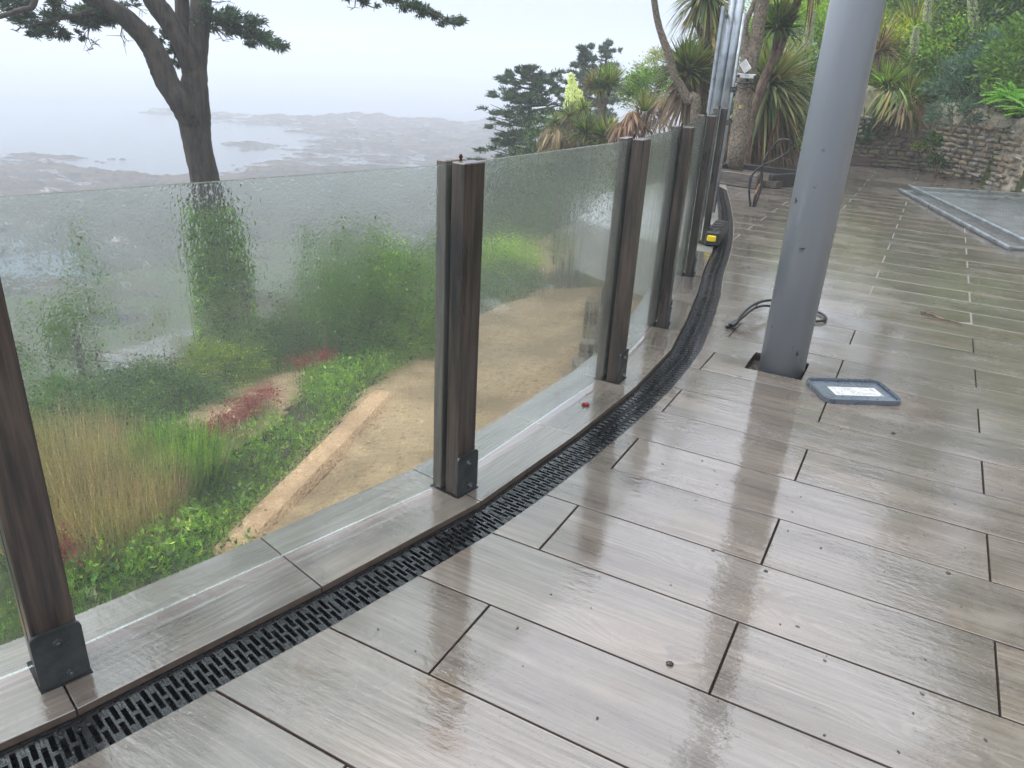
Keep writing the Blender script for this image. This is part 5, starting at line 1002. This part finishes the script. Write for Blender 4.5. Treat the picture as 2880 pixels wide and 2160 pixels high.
reds((640, 1260, 8.2), [(560+i*19, 1325-i*13.5, 7.5+i*.16) for i in range(12)], 0, 210, 'band of red flowers between the pale gravel clearing and the green ground cover'); reds((880, 1090, 10.5), [(850, 1098, 10.6), (880, 1085, 10.8), (905, 1078, 11), (925, 1062, 11.2)], 0, 211, 'red flowers farther away beside the big green bushes')
reds((190, 1640, 5.6), [(170, 1640, 5.5), (205, 1610, 5.7), (190, 1660, 5.3), (20, 1600, 5.8)], 0, 212, 'few red flowers close behind the nearest post')
COV = [tuple(gh(px, py, D)[:2]) for px, py, D in ((120, 1760, 4.6), (240, 1560, 5.6), (430, 1500, 6.2), (540, 1390, 7), (640, 1300, 8), (770, 1190, 9.4), (850, 1110, 10.4), (950, 1050, 11.2), (1120, 1010, 11.4), (1210, 1010, 10.2), (1130, 1060, 9.2), (1030, 1120, 8), (900, 1280, 6.6), (640, 1570, 5), (500, 1640, 4.6))]
carpet('ground_cover', lambda x, y: inpoly(x, y, COV) & ~inpoly(x, y, CLEAR), (-12, -2.4), (-1, 12), 120000, .075, GR['bright']+GR['mid'], .34, 15, .45, dens=1)
carpet('garden_weeds', lambda x, y: ~(inpoly(x, y, COV) | inpoly(x, y, PATH) | inpoly(x, y, CLEAR) | inpoly(x, y, NEARP)) & (x < -3.0) & (T(x, y) > -6) & (T(x, y) < .3), (-16, -3), (-4, 24), 120000, .09, GR['mid']+GR['dark']+[(.12, .11, .05)], .22, 16)
GS = [((300, 1235, 10.6), (1.3, .6, .45), 5200, .06, GR['dark']+GR['mid'], 'dark green hedge stretch on the left, under the rough fence post'), ((470, 1160, 11.6), (1.2, .5, .40), 5200, .06, GR['mid']+GR['dark'], 'green hedge stretch between the fence post and the twiggy bushes'), ((640, 1085, 12.6), (1.1, .5, .38), 4200, .06, GR['mid']+GR['yel'], 'yellow-green part of the hedge at the foot of the big pine'),
      ((820, 1035, 13.2), (1.2, .6, .42), 4200, .06, GR['dark']+GR['mid'], 'low dark hedge right of the big pine trunk'), ((150, 1240, 10), (.9, .6, .5), 3600, .06, GR['mid'], 'rounded green bush right beside the nearest post'), ((470, 1100, 12.6), (.5, .4, .8), 1300, .05, [(.14, .13, .09), (.10, .11, .06)], 'grey twiggy bush with yellowing tips left of the pine'),
      ((720, 1010, 13.4), (.9, .7, .75), 2600, .06, [(.13, .12, .08), (.08, .10, .05)], 'brownish scrub just right of the big pine trunk'), ((860, 990, 13.6), (.7, .6, .8), 2400, .06, GR['dark']+[(.12, .12, .08)], 'olive scrub between the pine and the big green bushes'),
      ((1015, 1010, 11.8), (.75, .7, 1.2), 8200, .075, GR['mid'], 'tall deep green bush, left of the two biggest behind the wide pane'), ((1130, 1000, 11.0), (.7, .7, .98), 7200, .075, GR['mid']+GR['bright'], 'tall green bush touching the middle post on its left'), ((1190, 1000, 9.8), (.55, .5, .5), 3600, .07, GR['bright'], 'bright bushy plant beside the gravel, left of the middle post'),
      ((930, 960, 13.2), (.45, .4, .9), 2200, .06, GR['mid'], 'narrow upright green bush behind the red flowers'), ((1425, 765, 18), (.75, .6, .46), 3400, .12, [(.26, .36, .04), (.20, .30, .04)], 'lime-green leafy bush behind the streaky second pane'), ((1440, 830, 15.5), (.75, .5, .34), 2600, .07, GR['blue']+GR['mid'], 'grey-green low plant in front of the lime-green bush'),
      ((1585, 780, 15.6), (.36, .34, .32), 1200, .05, GR['mid'], 'small dark green tussock alone in the gravel path'), ((1430, 690, 23), (1.3, 1.0, .8), 5200, .08, GR['mid']+GR['blue'], 'blurred green bush behind the gravel path, left part of the second pane'), ((1585, 640, 19.6), (.9, .6, .5), 5200, .08, GR['mid']+GR['dark'], 'blurred bush at the head of the gravel path'),
      ((1390, 620, 27), (1.5, 1.1, 1.1), 5200, .09, GR['mid']+[(.16, .11, .10)], 'reddish-green bush far behind the second pane'), ((1520, 600, 28), (1.5, 1.1, 1.0), 5200, .09, GR['mid'], 'green bush far down the garden below the cypresses'), ((1640, 570, 20.5), (.7, .6, .5), 4200, .08, GR['mid']+GR['blue'], 'blue-green bush beside the upper path behind the third post'),
      ((1800, 590, 15.2), (.6, .6, .4), 3600, .08, [(.14, .16, .06), (.22, .18, .08)], 'tan and green scrub seen through the pale green pane')]
for k, (b_, rad_, n, sz, cols, lb) in enumerate(GS): shrub('garden_bush', gh(*b_), rad_, n, sz, cols, lb, 'bush', seed=230+k, clumps=40)
for k, (px, py, D, H, lb) in enumerate(((290, 1110, 12, 2.6, 'slender sapling rising above the hedge left of the twiggy bush'), (245, 1130, 12.4, 1.6, 'short thin sapling beside the rough fence post'), (160, 1130, 13, 1.5, 'spindly sapling near the left edge of the wide pane'), (915, 1050, 13, 2.2, 'tall thin-stemmed sapling left of the big green bushes'))):
    p = gh(px, py, D); t = empty('sapling', p, 0, lb, 'sapling', 'saplings in the garden below'); trunk(t, [p, p+Vector((.05, 0, H*.5)), p+Vector((-.05, .05, H))], [.03, .02, .006], M['rbark'], n=6); fol('foliage', clump_leaves(p+Vector((0, 0, H*.62)), (.36, .36, H*.42), 1300, .06, GR['mid'], 260+k, 26), t)
# pale building stone slabs lying by the path
for k, (px, py, D, s_, lb) in enumerate(((1545, 820, 15.6, .22, 'flat grey stone lying at the edge of the gravel path'), (1650, 683, 16, .35, 'low grey stone slab at the head of the gravel path'), (400, 1390, 6.9, .12, 'small white stone glinting in the tan grass'))):
    p = gh(px, py, D, .12); b = bmesh.new(); bmesh.ops.create_icosphere(b, subdivisions=2, radius=s_, matrix=Matrix.Diagonal((1.3, .9, .35, 1)))
    for v_ in b.verts: v_.co *= 1+rnd.uniform(-.1, .1)
    tag(bmobj('garden_stone', b, M['concrete'], None, p), lb, 'stone', 'stones by the garden path')
bpy.context.view_layer.update()
